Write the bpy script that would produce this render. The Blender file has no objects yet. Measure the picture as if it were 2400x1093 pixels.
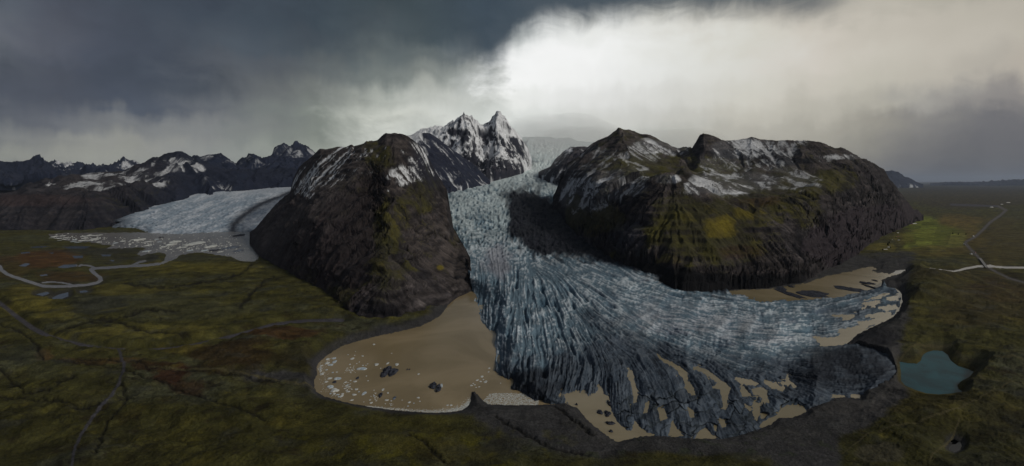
import bpy, math, random
import numpy as np
from mathutils import Vector

random.seed(7)
RNG = np.random.default_rng(11)
C = bpy.context.scene.collection
H, F, VH = 400.0, 1200.0, 424.0          # eye height (m), focal length and horizon row in photo pixels

# ------------------------------------------------------------------ camera
cam_data = bpy.data.cameras.new('camera')
cam_data.sensor_width = 36.0
cam_data.lens = 18.0
cam_data.shift_y = -(546.5 - VH) / 2400.0
cam_data.clip_start = 1.0
cam_data.clip_end = 400000.0
cam = bpy.data.objects.new('camera', cam_data)
cam.location = (0, 0, H)
cam.rotation_euler = (math.radians(90), 0, 0)
C.objects.link(cam)
bpy.context.scene.camera = cam
sc = bpy.context.scene
sc.view_settings.view_transform = 'Standard'
sc.view_settings.look = 'None'
sc.view_settings.gamma = 1.0
sc.view_settings.exposure = 0.0
sc.cycles.max_bounces = 4
sc.cycles.volume_bounces = 3
sc.cycles.use_denoising = True

SUN_EL, SUN_AZ = math.radians(33), math.radians(118)     # azimuth from +Y towards +X

# ------------------------------------------------------------------ sky
def lin(c):
    c = np.asarray(c, float) / 255.0
    return np.where(c <= 0.04045, c / 12.92, ((c + 0.055) / 1.055) ** 2.4)

SKY_U = [0,150,300,450,600,750,900,1050,1150,1200,1300,1450,1600,1750,1900,2050,2200,2300,2400]
SKY_V = [-300,0,50,100,150,200,250,300,350,400,424]
SKY = [
 [(60,66,76)]*7+[(62,68,76)]*3+[(80,84,88)]*3+[(100,100,98)]*6,
 [(88,96,108),(72,76,90),(66,76,88),(58,68,82),(62,74,86),(60,74,84),(62,76,82),(62,76,82),(62,76,82),(100,110,110),(205,205,200),(205,205,198),(195,193,183),(190,186,175),(185,180,168),(182,177,165),(180,175,162),(180,175,162),(178,172,160)],
 [(98,104,114),(76,80,94),(68,76,90),(66,76,88),(66,78,90),(58,72,82),(72,84,90),(60,74,80),(62,76,82),(150,158,156),(224,226,222),(225,226,222),(215,214,207),(203,199,188),(198,191,180),(190,184,172),(186,180,168),(184,178,166),(180,174,162)],
 [(104,108,116),(80,84,98),(66,74,90),(72,80,92),(76,86,96),(64,76,86),(84,96,100),(70,84,88),(110,120,120),(220,222,220),(243,244,243),(234,235,232),(220,220,214),(208,206,196),(205,199,188),(195,190,178),(188,182,170),(186,180,168),(182,176,163)],
 [(92,98,108),(74,78,92),(62,72,88),(80,86,96),(88,94,102),(84,94,98),(110,120,118),(130,138,134),(178,184,180),(243,244,243),(247,247,246),(239,240,238),(224,225,220),(214,213,206),(206,200,190),(196,191,179),(188,182,170),(182,176,164),(178,170,158)],
 [(72,78,90),(70,76,90),(64,72,88),(70,78,90),(96,100,104),(114,118,116),(128,136,130),(170,176,168),(208,211,206),(243,244,242),(241,242,240),(228,229,226),(214,214,208),(208,206,196),(200,195,184),(190,186,173),(178,172,160),(160,154,146),(145,139,134)],
 [(80,84,94),(76,80,92),(68,76,90),(88,92,100),(108,112,112),(130,136,128),(198,201,191),(208,210,203),(192,196,190),(227,229,224),(224,225,222),(214,214,210),(202,201,194),(198,195,184),(186,182,170),(176,172,160),(150,145,138),(125,120,120),(112,108,112)],
 [(84,88,96),(108,110,114),(126,128,128),(128,130,130),(118,122,120),(120,126,118),(217,219,210),(215,218,212),(205,210,205),(216,219,215),(215,217,212),(200,201,195),(187,186,177),(183,180,169),(170,166,154),(150,146,136),(115,111,113),(98,96,104),(95,92,102)],
 [(132,134,132),(154,154,146),(158,158,150),(144,145,142),(144,148,142),(146,151,141),(190,195,188),(200,204,198),(200,204,198),(200,206,201),(196,203,197),(190,192,186),(178,178,170),(172,168,158),(155,152,142),(140,137,128),(108,105,108),(100,98,105),(94,92,100)],
 [(162,164,152),(162,162,154),(166,168,156),(142,144,140),(142,147,140),(146,151,140),(180,185,178),(190,194,188),(190,196,190),(190,198,192),(188,196,190),(182,184,178),(172,172,164),(160,158,148),(145,142,134),(125,122,118),(98,96,102),(92,91,98),(88,87,94)],
 [(120,124,124)]*4+[(120,124,122)]*2+[(170,175,170)]*4+[(170,175,170)]*2+[(150,150,145)]*2+[(130,128,122),(112,110,110),(90,90,97),(84,84,92),(80,80,88)],
]
SKY_LIN = lin(np.array(SKY, float))
for i_ in range(1, 6):                       # charcoal upper left, neutral grey lower right
    for j_ in range(0, 9): SKY_LIN[i_, j_] = (SKY_LIN[i_, j_]*.8 + SKY_LIN[i_, j_].mean()*.2)*.84
for i_ in range(6, 11):
    for j_ in range(16, 19): SKY_LIN[i_, j_] = SKY_LIN[i_, j_]*.4 + SKY_LIN[i_, j_].mean()*.6
def sky_at(u, v):
    u = min(max(u, 0), 2400); v = min(max(v, -300), 424)
    j = int(np.clip(np.searchsorted(SKY_U, u) - 1, 0, len(SKY_U) - 2)); fu = (u - SKY_U[j]) / (SKY_U[j+1] - SKY_U[j])
    i = int(np.clip(np.searchsorted(SKY_V, v) - 1, 0, len(SKY_V) - 2)); fv = (v - SKY_V[i]) / (SKY_V[i+1] - SKY_V[i])
    a = SKY_LIN[i, j]*(1-fu) + SKY_LIN[i, j+1]*fu
    b = SKY_LIN[i+1, j]*(1-fu) + SKY_LIN[i+1, j+1]*fu
    return a*(1-fv) + b*fv

class NT:
    """small helper for writing node trees"""
    def __init__(s, nt): s.nt = nt; s.n = nt.nodes; s.l = nt.links
    def new(s, t, **k):
        n = s.n.new(t)
        for a, b in k.items(): setattr(n, a, b)
        return n
    def put(s, sock, v):
        if isinstance(v, bpy.types.NodeSocket): s.l.new(v, sock)
        else: sock.default_value = v
    def math(s, op, a, b=0.0, c=0.0, clamp=False):
        n = s.new('ShaderNodeMath', operation=op, use_clamp=clamp)
        s.put(n.inputs[0], a); s.put(n.inputs[1], b); s.put(n.inputs[2], c)
        return n.outputs[0]
    def mixc(s, f, a, b, blend='MIX'):
        n = s.new('ShaderNodeMix', data_type='RGBA', blend_type=blend)
        s.put(n.inputs[0], f); s.put(n.inputs[6], a); s.put(n.inputs[7], b)
        return n.outputs[2]
    def maprange(s, v, a, b, c=0.0, d=1.0, smooth=True):
        n = s.new('ShaderNodeMapRange', interpolation_type='SMOOTHSTEP' if smooth else 'LINEAR')
        s.put(n.inputs[0], v); n.inputs[1].default_value = a; n.inputs[2].default_value = b
        n.inputs[3].default_value = c; n.inputs[4].default_value = d
        return n.outputs[0]
    def noise(s, vec, scale, detail=4.0, rough=0.55, dist=0.0):
        n = s.new('ShaderNodeTexNoise')
        s.put(n.inputs['Vector'], vec); n.inputs['Scale'].default_value = scale
        n.inputs['Detail'].default_value = detail; n.inputs['Roughness'].default_value = rough
        n.inputs['Distortion'].default_value = dist
        return n
    def ramp(s, f, stops, interp='EASE'):
        n = s.new('ShaderNodeValToRGB'); r = n.color_ramp; r.interpolation = interp
        while len(r.elements) > 1: r.elements.remove(r.elements[-1])
        r.elements[0].position = stops[0][0]; r.elements[0].color = (*stops[0][1], 1)
        for p, c in stops[1:]:
            e = r.elements.new(p); e.color = (*c, 1)
        s.put(n.inputs[0], f)
        return n.outputs[0]
    def combine(s, x, y, z):
        n = s.new('ShaderNodeCombineXYZ'); s.put(n.inputs[0], x); s.put(n.inputs[1], y); s.put(n.inputs[2], z)
        return n.outputs[0]

world = bpy.data.worlds.new('World'); sc.world = world; world.use_nodes = True
w = NT(world.node_tree); w.n.clear()
geo = w.new('ShaderNodeTexCoord')
sep = w.new('ShaderNodeSeparateXYZ'); w.l.new(geo.outputs['Generated'], sep.inputs[0])
dx, dy, dz = sep.outputs
az = w.math('ARCTAN2', dx, dy)                                  # compass direction of the view ray
hl = w.math('SQRT', w.math('ADD', w.math('MULTIPLY', dx, dx), w.math('MULTIPLY', dy, dy)))
te = w.math('DIVIDE', dz, w.math('MAXIMUM', hl, 0.02))          # tangent of the elevation
# falling veils of rain and snow: noise stretched upwards, and billows higher up
vst = w.noise(w.combine(w.math('MULTIPLY', az, 15.0), w.math('MULTIPLY', te, 5.5), 0.0), 1.0, 5.0, 0.55)
vfi = w.noise(w.combine(w.math('MULTIPLY', az, 60.0), w.math('MULTIPLY', te, 9.0), 3.0), 1.0, 4.0, 0.6)
bil = w.noise(w.combine(w.math('MULTIPLY', az, 9.0), w.math('MULTIPLY', te, 14.0), 7.0), 1.0, 6.0, 0.6, 0.3)
n1 = w.math('SUBTRACT', vst.outputs[0], 0.5); n2 = w.math('SUBTRACT', vfi.outputs[0], 0.5); n3 = w.math('SUBTRACT', bil.outputs[0], 0.5)
bl2 = w.noise(w.combine(w.math('MULTIPLY', az, 13.0), w.math('MULTIPLY', te, 17.0), 2.0), 1.0, 8.0, 0.62, 0.8)
n4 = w.math('SUBTRACT', bl2.outputs[0], 0.5)
te_w = w.math('ADD', te, w.math('ADD', w.math('MULTIPLY', n1, 0.09), w.math('ADD', w.math('MULTIPLY', n2, 0.012), w.math('ADD', w.math('MULTIPLY', n3, 0.06), w.math('MULTIPLY', n4, 0.04)))))
az_w = w.math('ADD', az, w.math('MULTIPLY', n3, 0.20))
AZ0, AZ1 = -0.86, 0.86
azn = w.maprange(az_w, AZ0, AZ1, smooth=False)
rows = [0.0, 0.025, 0.055, 0.085, 0.12, 0.16, 0.20, 0.245, 0.29, 0.345, 0.5]
NST = 29
prev = None
for k, t in enumerate(rows):
    stops = []
    for j in range(NST):
        p = j / (NST - 1); a = AZ0 + (AZ1 - AZ0) * p; ca = math.cos(a)
        u = 1200 + F * math.tan(a); v = VH - F * t / ca
        stops.append((p, tuple(float(q) for q in sky_at(u, v))))
    col = w.ramp(azn, stops, 'LINEAR')
    if prev is None: prev = col
    else:
        prev = w.mixc(w.maprange(te_w, rows[k-1], t), prev, col)
# the ragged edge of the dark cloud base over the bright gap
edge_pts = [(-0.9,.20),(-.25,.235),(-.10,.225),(-.042,.228),(-.015,.246),(0.0,.27),(.02,.290),(.06,.305),(.13,.306),(.20,.309),(.26,.313),(.32,.311),(.40,.300),(.47,.290),(.56,.278),(.60,.30),(.66,.34),(.75,.42),(.9,.5)]
er = w.ramp(w.maprange(az, -0.9, 0.9, smooth=False), [((a + .9) / 1.8, (e,)*3) for a, e in edge_pts], 'LINEAR')
ered = w.new('ShaderNodeSeparateColor'); w.l.new(er, ered.inputs[0])
ed = w.math('SUBTRACT', w.math('ADD', te, w.math('ADD', w.math('MULTIPLY', n2, 0.014), w.math('MULTIPLY', n4, 0.050))), ered.outputs[0])
soft = w.maprange(ed, -0.030, 0.040)
amask = w.math('MULTIPLY', w.maprange(az, -0.20, -0.04), w.maprange(az, 0.68, 0.50))
darkc = w.mixc(w.maprange(az, 0.1, 0.55), (*lin((58,70,80)), 1), (*lin((84,90,94)), 1))
prev = w.mixc(w.math('MULTIPLY', w.math('MULTIPLY', soft, amask), 0.97), prev, darkc)
# light and dark billows inside the cloud
var = w.math('ADD', 1.0, w.math('ADD', w.math('MULTIPLY', n3, 0.75), w.math('ADD', w.math('MULTIPLY', n1, 0.40), w.math('MULTIPLY', n4, 0.55))))
varm = w.maprange(w.noise(w.combine(w.math('MULTIPLY', az, 3.0), w.math('MULTIPLY', te, 3.0), 1.0), 1.0, 1.0).outputs[0], 0.2, 0.8, 0.5, 1.0)
lw = w.math('ADD', w.math('MULTIPLY', w.maprange(az, -0.15, 0.10, 1.0, 0.10), varm), 0.0)
varf = w.math('ADD', 1.0, w.math('MULTIPLY', w.math('SUBTRACT', var, 1.0), lw))
clouds = w.mixc(1.0, prev, w.combine(varf, varf, varf), 'MULTIPLY')
sky = w.new('ShaderNodeTexSky', sky_type='NISHITA'); sky.sun_disc = False
sky.sun_elevation = SUN_EL; sky.sun_rotation = SUN_AZ
bgs = w.new('ShaderNodeBackground'); w.l.new(sky.outputs[0], bgs.inputs[0]); bgs.inputs[1].default_value = 0.06
bgc = w.new('ShaderNodeBackground'); w.l.new(clouds, bgc.inputs[0]); bgc.inputs[1].default_value = 1.08
mx = w.new('ShaderNodeMixShader'); mx.inputs[0].default_value = 0.97
w.l.new(bgs.outputs[0], mx.inputs[1]); w.l.new(bgc.outputs[0], mx.inputs[2])
wo = w.new('ShaderNodeOutputWorld'); w.l.new(mx.outputs[0], wo.inputs[0])

# ------------------------------------------------------------------ sun (soft, through the gap in the cloud)
sl = bpy.data.lights.new('sun', 'SUN'); sl.energy = 1.5; sl.angle = math.radians(10); sl.color = (1.0, 0.95, 0.86)
so = bpy.data.objects.new('sun', sl); C.objects.link(so)
d = Vector((math.sin(SUN_AZ)*math.cos(SUN_EL), math.cos(SUN_AZ)*math.cos(SUN_EL), math.sin(SUN_EL)))
so.rotation_euler = (-d).to_track_quat('-Z', 'Y').to_euler()
so.location = (0, 0, 3000)

# ------------------------------------------------------------------ numeric helpers
def ss(x, a, b):
    t = np.clip((x - a) / (b - a), 0, 1); return t*t*(3-2*t)
def hash2(ix, iy, seed=0):
    n = (ix.astype(np.int64) * 374761393 + iy.astype(np.int64) * 668265263 + seed * 974634777) & 0xFFFFFFFF
    n = ((n ^ (n >> 13)) * 1274126177) & 0xFFFFFFFF
    n = n ^ (n >> 16)
    return (n & 0xFFFFFF) / float(0x1000000)
def pnoise(x, y, seed=0):
    ix = np.floor(x); iy = np.floor(y); fx = x - ix; fy = y - iy
    ux = fx*fx*fx*(fx*(fx*6-15)+10); uy = fy*fy*fy*(fy*(fy*6-15)+10)
    def g(i, j):
        a = hash2(ix+i, iy+j, seed) * 2*math.pi
        return np.cos(a)*(fx-i) + np.sin(a)*(fy-j)
    a = g(0,0); b = g(1,0); c = g(0,1); d = g(1,1)
    return ((a*(1-ux)+b*ux)*(1-uy) + (c*(1-ux)+d*ux)*uy) * 1.5
def fbm(x, y, oct=5, seed=0, gain=0.5, ridged=False):
    s = 0; a = 1.0; t = 0
    for o in range(oct):
        n = pnoise(x, y, seed + o*17)
        if ridged: n = 1 - 2*np.abs(n)
        s = s + a*n; t += a; a *= gain; x = x*2.03 + 11.7; y = y*2.03 - 5.3
    return s / t
def voro(x, y, seed=0):
    """distance to the nearest cell border and a cell id"""
    ix = np.floor(x); iy = np.floor(y)
    d1 = np.full(x.shape, 9.0); d2 = np.full(x.shape, 9.0); cid = np.zeros(x.shape)
    for i in (-1,0,1):
        for j in (-1,0,1):
            cx = ix+i+hash2(ix+i, iy+j, seed); cy = iy+j+hash2(ix+i, iy+j, seed+5)
            dd = np.hypot(x-cx, y-cy); h = hash2(ix+i, iy+j, seed+9)
            m = dd < d1
            d2 = np.where(m, d1, np.minimum(d2, dd)); cid = np.where(m, h, cid); d1 = np.where(m, dd, d1)
    return d2 - d1, cid
def sdist(U, V, poly, vs=1.0):
    """signed distance to a polygon, positive inside (v stretched by vs)"""
    P = np.array(poly, float); P[:,1] *= vs; V = V*vs
    dm = np.full(U.shape, 1e18); ins = np.zeros(U.shape, bool)
    n = len(P)
    for i in range(n):
        x0, y0 = P[i]; x1, y1 = P[(i+1) % n]; ex, ey = x1-x0, y1-y0
        t = np.clip(((U-x0)*ex + (V-y0)*ey) / max(ex*ex+ey*ey, 1e-9), 0, 1)
        dm = np.minimum(dm, (U-x0-t*ex)**2 + (V-y0-t*ey)**2)
        if abs(ey) > 1e-9:
            c = ((y0 > V) != (y1 > V)) & (U < ex*(V-y0)/ey + x0)
            ins ^= c
    d = np.sqrt(dm)
    return np.where(ins, d, -d)
def near(U, V, poly, pad):
    P = np.array(poly, float)
    return (U > P[:,0].min()-pad) & (U < P[:,0].max()+pad) & (V > P[:,1].min()-pad) & (V < P[:,1].max()+pad)
def sdist_l(U, V, poly, pad, vs=1.0):
    """signed distance evaluated only near the polygon"""
    out = np.full(U.shape, -float(pad)); m = near(U, V, poly, pad)
    if m.any(): out[m] = np.maximum(sdist(U[m], V[m], poly, vs), -pad)
    return out
def ldist(U, V, pts, pad=60, vs=1.0):
    """distance to a polyline, evaluated only near it"""
    out = np.full(U.shape, float(pad)); m = near(U, V, pts, pad)
    if not m.any(): return out
    u = U[m]; v = V[m]*vs; dm = np.full(u.shape, float(pad)**2)
    for (x0,y0),(x1,y1) in zip(pts[:-1], pts[1:]):
        y0, y1 = y0*vs, y1*vs; ex, ey = x1-x0, y1-y0
        t = np.clip(((u-x0)*ex + (v-y0)*ey) / max(ex*ex+ey*ey, 1e-9), 0, 1)
        dm = np.minimum(dm, (u-x0-t*ex)**2 + (v-y0-t*ey)**2)
    out[m] = np.sqrt(dm); return out
def smooth(a, n, axis):
    n = max(int(round(n)), 1)
    if n < 1: return a
    k = np.exp(-0.5*(np.arange(-3*n, 3*n+1)/n)**2); k /= k.sum()
    p = np.pad(a, [(3*n,3*n) if i == axis else (0,0) for i in range(a.ndim)], mode='edge')
    return np.apply_along_axis(lambda r: np.convolve(r, k, mode='valid'), axis, p)
def gp(u, v, z=0.0):
    """world point of a photo pixel on the level z"""
    Y = (H - z) * F / (v - VH)
    return ((u - 1200) / F * Y, Y, z)

def grid_mesh(name, X, Y, Z, col, mat, keep=None, kind='structure', label=None):
    nr, nc = X.shape
    idx = np.arange(nr*nc).reshape(nr, nc)
    q = np.stack([idx[:-1,:-1], idx[:-1,1:], idx[1:,1:], idx[1:,:-1]], -1).reshape(-1, 4)
    co = np.stack([X, Y, Z], -1).reshape(-1, 3); cc = col.reshape(-1, col.shape[-1])
    if keep is not None:
        kf = keep.ravel()[q].any(1); q = q[kf]
        used = np.zeros(nr*nc, bool); used[q.ravel()] = True
        remap = np.cumsum(used) - 1; q = remap[q]; co = co[used]; cc = cc[used]
    # make the faces look upwards
    a = co[q[0,1]] - co[q[0,0]]; b = co[q[0,3]] - co[q[0,0]]
    if a[0]*b[1] - a[1]*b[0] < 0: q = q[:, ::-1]
    me = bpy.data.meshes.new(name)
    me.vertices.add(len(co)); me.vertices.foreach_set('co', co.astype(np.float32).ravel())
    me.loops.add(q.size); me.loops.foreach_set('vertex_index', q.astype(np.int32).ravel())
    me.polygons.add(len(q))
    me.polygons.foreach_set('loop_start', np.arange(0, q.size, 4, dtype=np.int32))
    me.polygons.foreach_set('loop_total', np.full(len(q), 4, np.int32))
    me.polygons.foreach_set('use_smooth', np.ones(len(q), bool))
    me.update(calc_edges=True)
    at = me.attributes.new('tint', 'FLOAT_COLOR', 'POINT')
    rgba = np.ones((len(co), 4), np.float32); rgba[:, :cc.shape[1]] = cc
    at.data.foreach_set('color', rgba.ravel())
    me.materials.append(mat)
    o = bpy.data.objects.new(name, me); C.objects.link(o)
    if kind: o['kind'] = kind
    if label: o['label'] = label
    return o

def lerpc(A, c, m):
    """mix the colour c (linear) into the colour field A by the mask m"""
    return A*(1-m[..., None]) + np.asarray(c, float)*m[..., None]

# ------------------------------------------------------------------ materials
def new_mat(name):
    m = bpy.data.materials.new(name); m.use_nodes = True
    t = NT(m.node_tree); t.n.clear()
    b = t.new('ShaderNodeBsdfPrincipled'); o = t.new('ShaderNodeOutputMaterial')
    t.l.new(b.outputs[0], o.inputs[0]); return m, t, b
def land_mat(name, s_small, s_big, rough=0.95, bump=0.6, bdist=2.0, spec=0.10, contrast=0.5):
    m, t, b = new_mat(name)
    at = t.new('ShaderNodeAttribute', attribute_name='tint')
    g = t.new('ShaderNodeNewGeometry').outputs['Position']
    a = t.noise(g, s_small, 6.0, 0.65); c = t.noise(g, s_big, 4.0, 0.6, 0.4)
    f = t.math('ADD', t.maprange(a.outputs[0], 0.25, 0.75, 1-contrast*0.7, 1+contrast*0.7, False), t.maprange(c.outputs[0], 0.3, 0.7, -contrast*0.35, contrast*0.35, False))
    colr = t.mixc(1.0, at.outputs['Color'], t.combine(f, f, f), 'MULTIPLY')
    t.l.new(colr, b.inputs['Base Color'])
    b.inputs['Roughness'].default_value = rough
    b.inputs['Specular IOR Level'].default_value = spec
    bp = t.new('ShaderNodeBump'); bp.inputs['Strength'].default_value = bump; bp.inputs['Distance'].default_value = bdist
    t.l.new(a.outputs[0], bp.inputs['Height']); t.l.new(bp.outputs[0], b.inputs['Normal'])
    return m
M_ROCK = land_mat('mountain_rock', 0.06, 0.008, bdist=6.0, bump=.8, contrast=0.6)
M_FAR = land_mat('far_mountain_rock', 0.02, 0.002, bdist=10.0, contrast=0.4)
M_GROUND = land_mat('moss_and_gravel', 0.30, 0.018, bdist=3.0, bump=0.9, contrast=0.8)
M_ICE = land_mat('glacier_ice', 0.16, 0.012, rough=0.85, bump=0.6, bdist=2.0, spec=0.12, contrast=0.28)

def water_mat(name, col, rough, spec, bump=0.1, scale=0.05, col2=None, cs=0.0035):
    m, t, b = new_mat(name)
    g = t.new('ShaderNodeNewGeometry').outputs['Position']
    a = t.noise(g, scale, 3.0, 0.5); c = t.noise(g, cs, 5.0, 0.55, 1.5)
    c2 = col2 or tuple(x*0.8 for x in col)
    t.l.new(t.mixc(t.maprange(c.outputs[0], 0.35, 0.65), (*col, 1), (*c2, 1)), b.inputs['Base Color'])
    b.inputs['Roughness'].default_value = rough; b.inputs['Specular IOR Level'].default_value = spec
    bp = t.new('ShaderNodeBump'); bp.inputs['Strength'].default_value = bump; bp.inputs['Distance'].default_value = 0.5
    t.l.new(a.outputs[0], bp.inputs['Height']); t.l.new(bp.outputs[0], b.inputs['Normal'])
    return m

# ------------------------------------------------------------------ gullies cut by running water
def bil_s(A, r, c):
    r = np.clip(r, 0, A.shape[0]-1.001); c = np.clip(c, 0, A.shape[1]-1.001)
    i = r.astype(int); j = c.astype(int); fr = r-i; fc = c-j
    return (A[i,j]*(1-fc)+A[i,j+1]*fc)*(1-fr)+(A[i+1,j]*(1-fc)+A[i+1,j+1]*fc)*fr
def lic(noise, fx, fy, L, stp=1.0):
    R, Cc = np.mgrid[0:noise.shape[0], 0:noise.shape[1]].astype(float)
    s = noise.copy(); n = 1
    for sg in (1, -1):
        r, c = R.copy(), Cc.copy()
        for k in range(L):
            dx_ = bil_s(fx, r, c); dy_ = bil_s(fy, r, c)
            c = c+sg*dx_*stp; r = r+sg*dy_*stp
            s += bil_s(noise, r, c); n += 1
    s /= n; return (s-s.mean())/s.std()
def down(a, n):
    k = smooth(smooth(a, n, 0), n, 1); return k/k.std()

def slopes(X, Y, Z):
    Xi, Xj = np.gradient(X); Yi, Yj = np.gradient(Y); Zi, Zj = np.gradient(Z)
    det = Xi*Yj - Yi*Xj; det = np.where(np.abs(det) < 1e-6, 1e-6, det)
    a = (Zi*Yj - Yi*Zj)/det; b = (Xi*Zj - Zi*Xj)/det
    return a, b

YG_V = [1060,1030,1000,900,800,700,650,600,550,500,470,450,435,424,400,370,345,330,300]
YG_Y = [780,790,812,955,1180,1556,1847,2250,2810,3710,4434,5077,6000,6700,7700,8700,9500,10500,12500]
def YG(v): return np.interp(v, YG_V[::-1], YG_Y[::-1])

def loft(name, cols, crest, u_step, rows_seg, paint, back=((500,-260),(1500,-900)), sm_u=10, lams=(260,120,55,26,13),
         amp=0.13, crest_n=3.0, mat=M_ROCK, seed=1, strata=0.0, fb=1.0, label=None, foot=45.0, wig=1.0, cliff=0.0):
    us = np.array(sorted(cols)); K = len(cols[us[0]])
    u = np.arange(us[0], us[-1]+u_step*0.5, u_step)
    Vk = []; Yk = []
    for k in range(K):
        v = np.interp(u, us, [cols[a][k][0] for a in us]); y = np.interp(u, us, [cols[a][k][1] for a in us])
        Vk.append(v); Yk.append(y)
    n = max(1, int(sm_u/u_step))
    Vk = [smooth(v, n, 0) for v in Vk]; Yk = [smooth(y, n, 0) for y in Yk]
    if crest:
        cu, cv = zip(*crest); vc = np.interp(u, cu, cv); dv = vc - Vk[-1]
        Vk[-1] = vc; Vk[-2] = Vk[-2] + dv*0.3
    cn = fbm(u/42.0, u*0+seed, 7, seed+50, 0.6)*1.1
    Vk[-1] = Vk[-1] + cn*crest_n
    Zk = [H + (VH - v)/F*y for v, y in zip(Vk, Yk)]
    Zk = [Zk[0]-foot] + Zk; Yk = [Yk[0]-foot*0.6] + Yk
    Yk = np.array(Yk); Zk = np.array(Zk)
    yy = []; zz = []; fr = []
    ns = len(Yk) - 1
    for s in range(ns):
        p0 = max(s-1, 0); p3 = min(s+2, ns); m = 4 if s == 0 else rows_seg
        for t in np.linspace(0, 1, m, endpoint=False):
            def cr(P):
                a, b, c, d2 = P[p0], P[s], P[s+1], P[p3]
                T = 0.35
                m1 = (c-a)*T; m2 = (d2-b)*T
                return (2*t**3-3*t**2+1)*b + (t**3-2*t**2+t)*m1 + (-2*t**3+3*t**2)*c + (t**3-t**2)*m2
            yy.append(cr(Yk)); zz.append(cr(Zk)); fr.append((s+t)/ns)
    yy.append(Yk[-1]); zz.append(Zk[-1]); fr.append(1.0)
    y0, z0 = Yk[-1], Zk[-1]
    for (dyb, dzb) in back:
        for t in np.linspace(0.08, 1, 12):
            yy.append(y0 + dyb*t); zz.append(z0 + dzb*t); fr.append(1.0 + t*0.2)
        y0 = y0 + dyb; z0 = z0 + dzb
    Yw = np.array(yy); Zw = np.array(zz); fr = np.array(fr)[:, None] + Yw*0
    Xw = (u[None, :]-1200)/F*Yw
    pm = float(np.median(Yw))/F
    if cliff: Yw = Yw + (fbm(u/13.0, u*0+3, 5, seed+80, .6, True)[None, :]*9*cliff*Yw/F)*ss(fr, .02, .10)*ss(fr, .34, .22)
    Xw = Xw + (fbm(Yw/(90*pm), Zw/(40*pm)+seed, 4, seed+70)*15 + fbm(Yw/(30*pm), Zw/(14*pm), 4, seed+71)*5)*wig*pm*ss(fr, 0.05, 0.3)*ss(1.0-fr, 0.0, 0.25)*(ss(u-us[0], 10, 150)*ss(us[-1]-u, 10, 130))[None, :]
    rng = np.random.default_rng(seed)
    Xi, Xj = np.gradient(Xw); Yi, Yj = np.gradient(Yw)
    det = Xi*Yj - Yi*Xj; det = np.where(np.abs(det) < 1e-6, 1e-6, det)
    pxs = Yw/F*u_step
    ef = ss(fr, 0.0, 0.10)*(1-0.6*ss(fr, 0.88, 1.0))*(.45+.55*ss(u-us[0], 0, 90)*ss(us[-1]-u, 0, 90))[None, :]
    big_n = fbm(Xw/420, Yw/420, 4, seed+9, 0.55, True)
    Z2 = Zw + big_n*fb*22*ef*(pxs/3.5)
    base_sl = None; gl = 0; gsmall = 0
    for o, (nb, L, amp_) in enumerate([(9, 34, .0), (4, 44, 1.25), (2.0, 40, .85), (1, 22, .62)]):
        if o == 0: amp_ = 2.6
        a, b = slopes(Xw, Yw, Z2)
        sm_ = [5, 4, 2, 1][o]; a = smooth(smooth(a, sm_, 0), sm_, 1); b = smooth(smooth(b, sm_, 0), sm_, 1)
        sl_ = np.hypot(a, b)+1e-6
        if o == 0: base_sl = sl_
        wx, wy = -a/sl_, -b/sl_
        fi = (wx*Yj - wy*Xj)/det; fj = (wy*Xi - wx*Yi)/det       # slope direction in grid steps
        l_ = np.hypot(fi, fj)+1e-9; fi /= l_; fj /= l_
        nz = down(rng.standard_normal(Xw.shape), nb) if nb > 1 else rng.standard_normal(Xw.shape)
        g = lic(nz, fj, fi, L, max(1.0, nb*0.35))
        g = np.clip(g, -2.2, 2.2)*0.5
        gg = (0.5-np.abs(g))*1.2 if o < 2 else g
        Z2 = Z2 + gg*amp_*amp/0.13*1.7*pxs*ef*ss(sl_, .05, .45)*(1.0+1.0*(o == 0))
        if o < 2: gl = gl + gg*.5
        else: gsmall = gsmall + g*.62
    rf = big_n
    Z2 = Z2 + fbm(Xw/pxs.mean()/26, Yw/pxs.mean()/26, 6, seed+3, .62)*pxs*1.7*ef
    if strata > 0:
        L = 30.0; ph = Z2/L + fbm(Xw/500, Yw/500, 3, seed+4)*0.9
        fp = ph - np.floor(ph)
        Z2 = Z2 + strata*L*0.22*(ss(fp, .45, .95)-fp)*ss(base_sl, 0.3, 0.6)*ef*ss(fbm(Xw/260, Yw/260, 3, seed+6), -.3, .3)
    a, b = slopes(Xw, Yw, Z2)
    sl2 = np.hypot(a, b)
    Uw = 1200 + F*Xw/Yw; Vw = VH + F*(H-Z2)/Yw
    gs_ = gsmall
    gl = gl
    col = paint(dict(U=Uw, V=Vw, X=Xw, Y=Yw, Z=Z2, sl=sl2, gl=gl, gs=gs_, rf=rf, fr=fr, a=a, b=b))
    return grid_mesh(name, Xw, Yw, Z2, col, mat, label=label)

def blob(q, u, v, ru, rv, wob=0.35, seed=0, soft=0.5):
    U, V = q['U'], q['V']; m = (np.abs(U-u) < ru*2.2) & (np.abs(V-v) < rv*2.2); out = np.zeros(U.shape)
    if not m.any(): return out
    d = np.hypot((U[m]-u)/ru, (V[m]-v)/rv)
    d = d + fbm(U[m]/(ru*.8+8), V[m]/(rv*.8+8), 4, seed+int(u))*wob*1.4
    out[m] = 1-ss(d, 1-soft, 1+soft*0.3); return out

# linear albedo colours
ROCK_D = (0.020, 0.018, 0.020); ROCK_M = (0.056, 0.047, 0.044); SCREE = (0.078, 0.068, 0.068); SCREE_P = (0.066, 0.054, 0.060)
MOSS_D = (0.046, 0.044, 0.016); MOSS = (0.086, 0.078, 0.019); MOSS_Y = (0.165, 0.130, 0.015); SNOW = (0.84, 0.86, 0.90)
RUST = (0.060, 0.030, 0.012); BLUE_R = (0.020, 0.026, 0.046)

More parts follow.
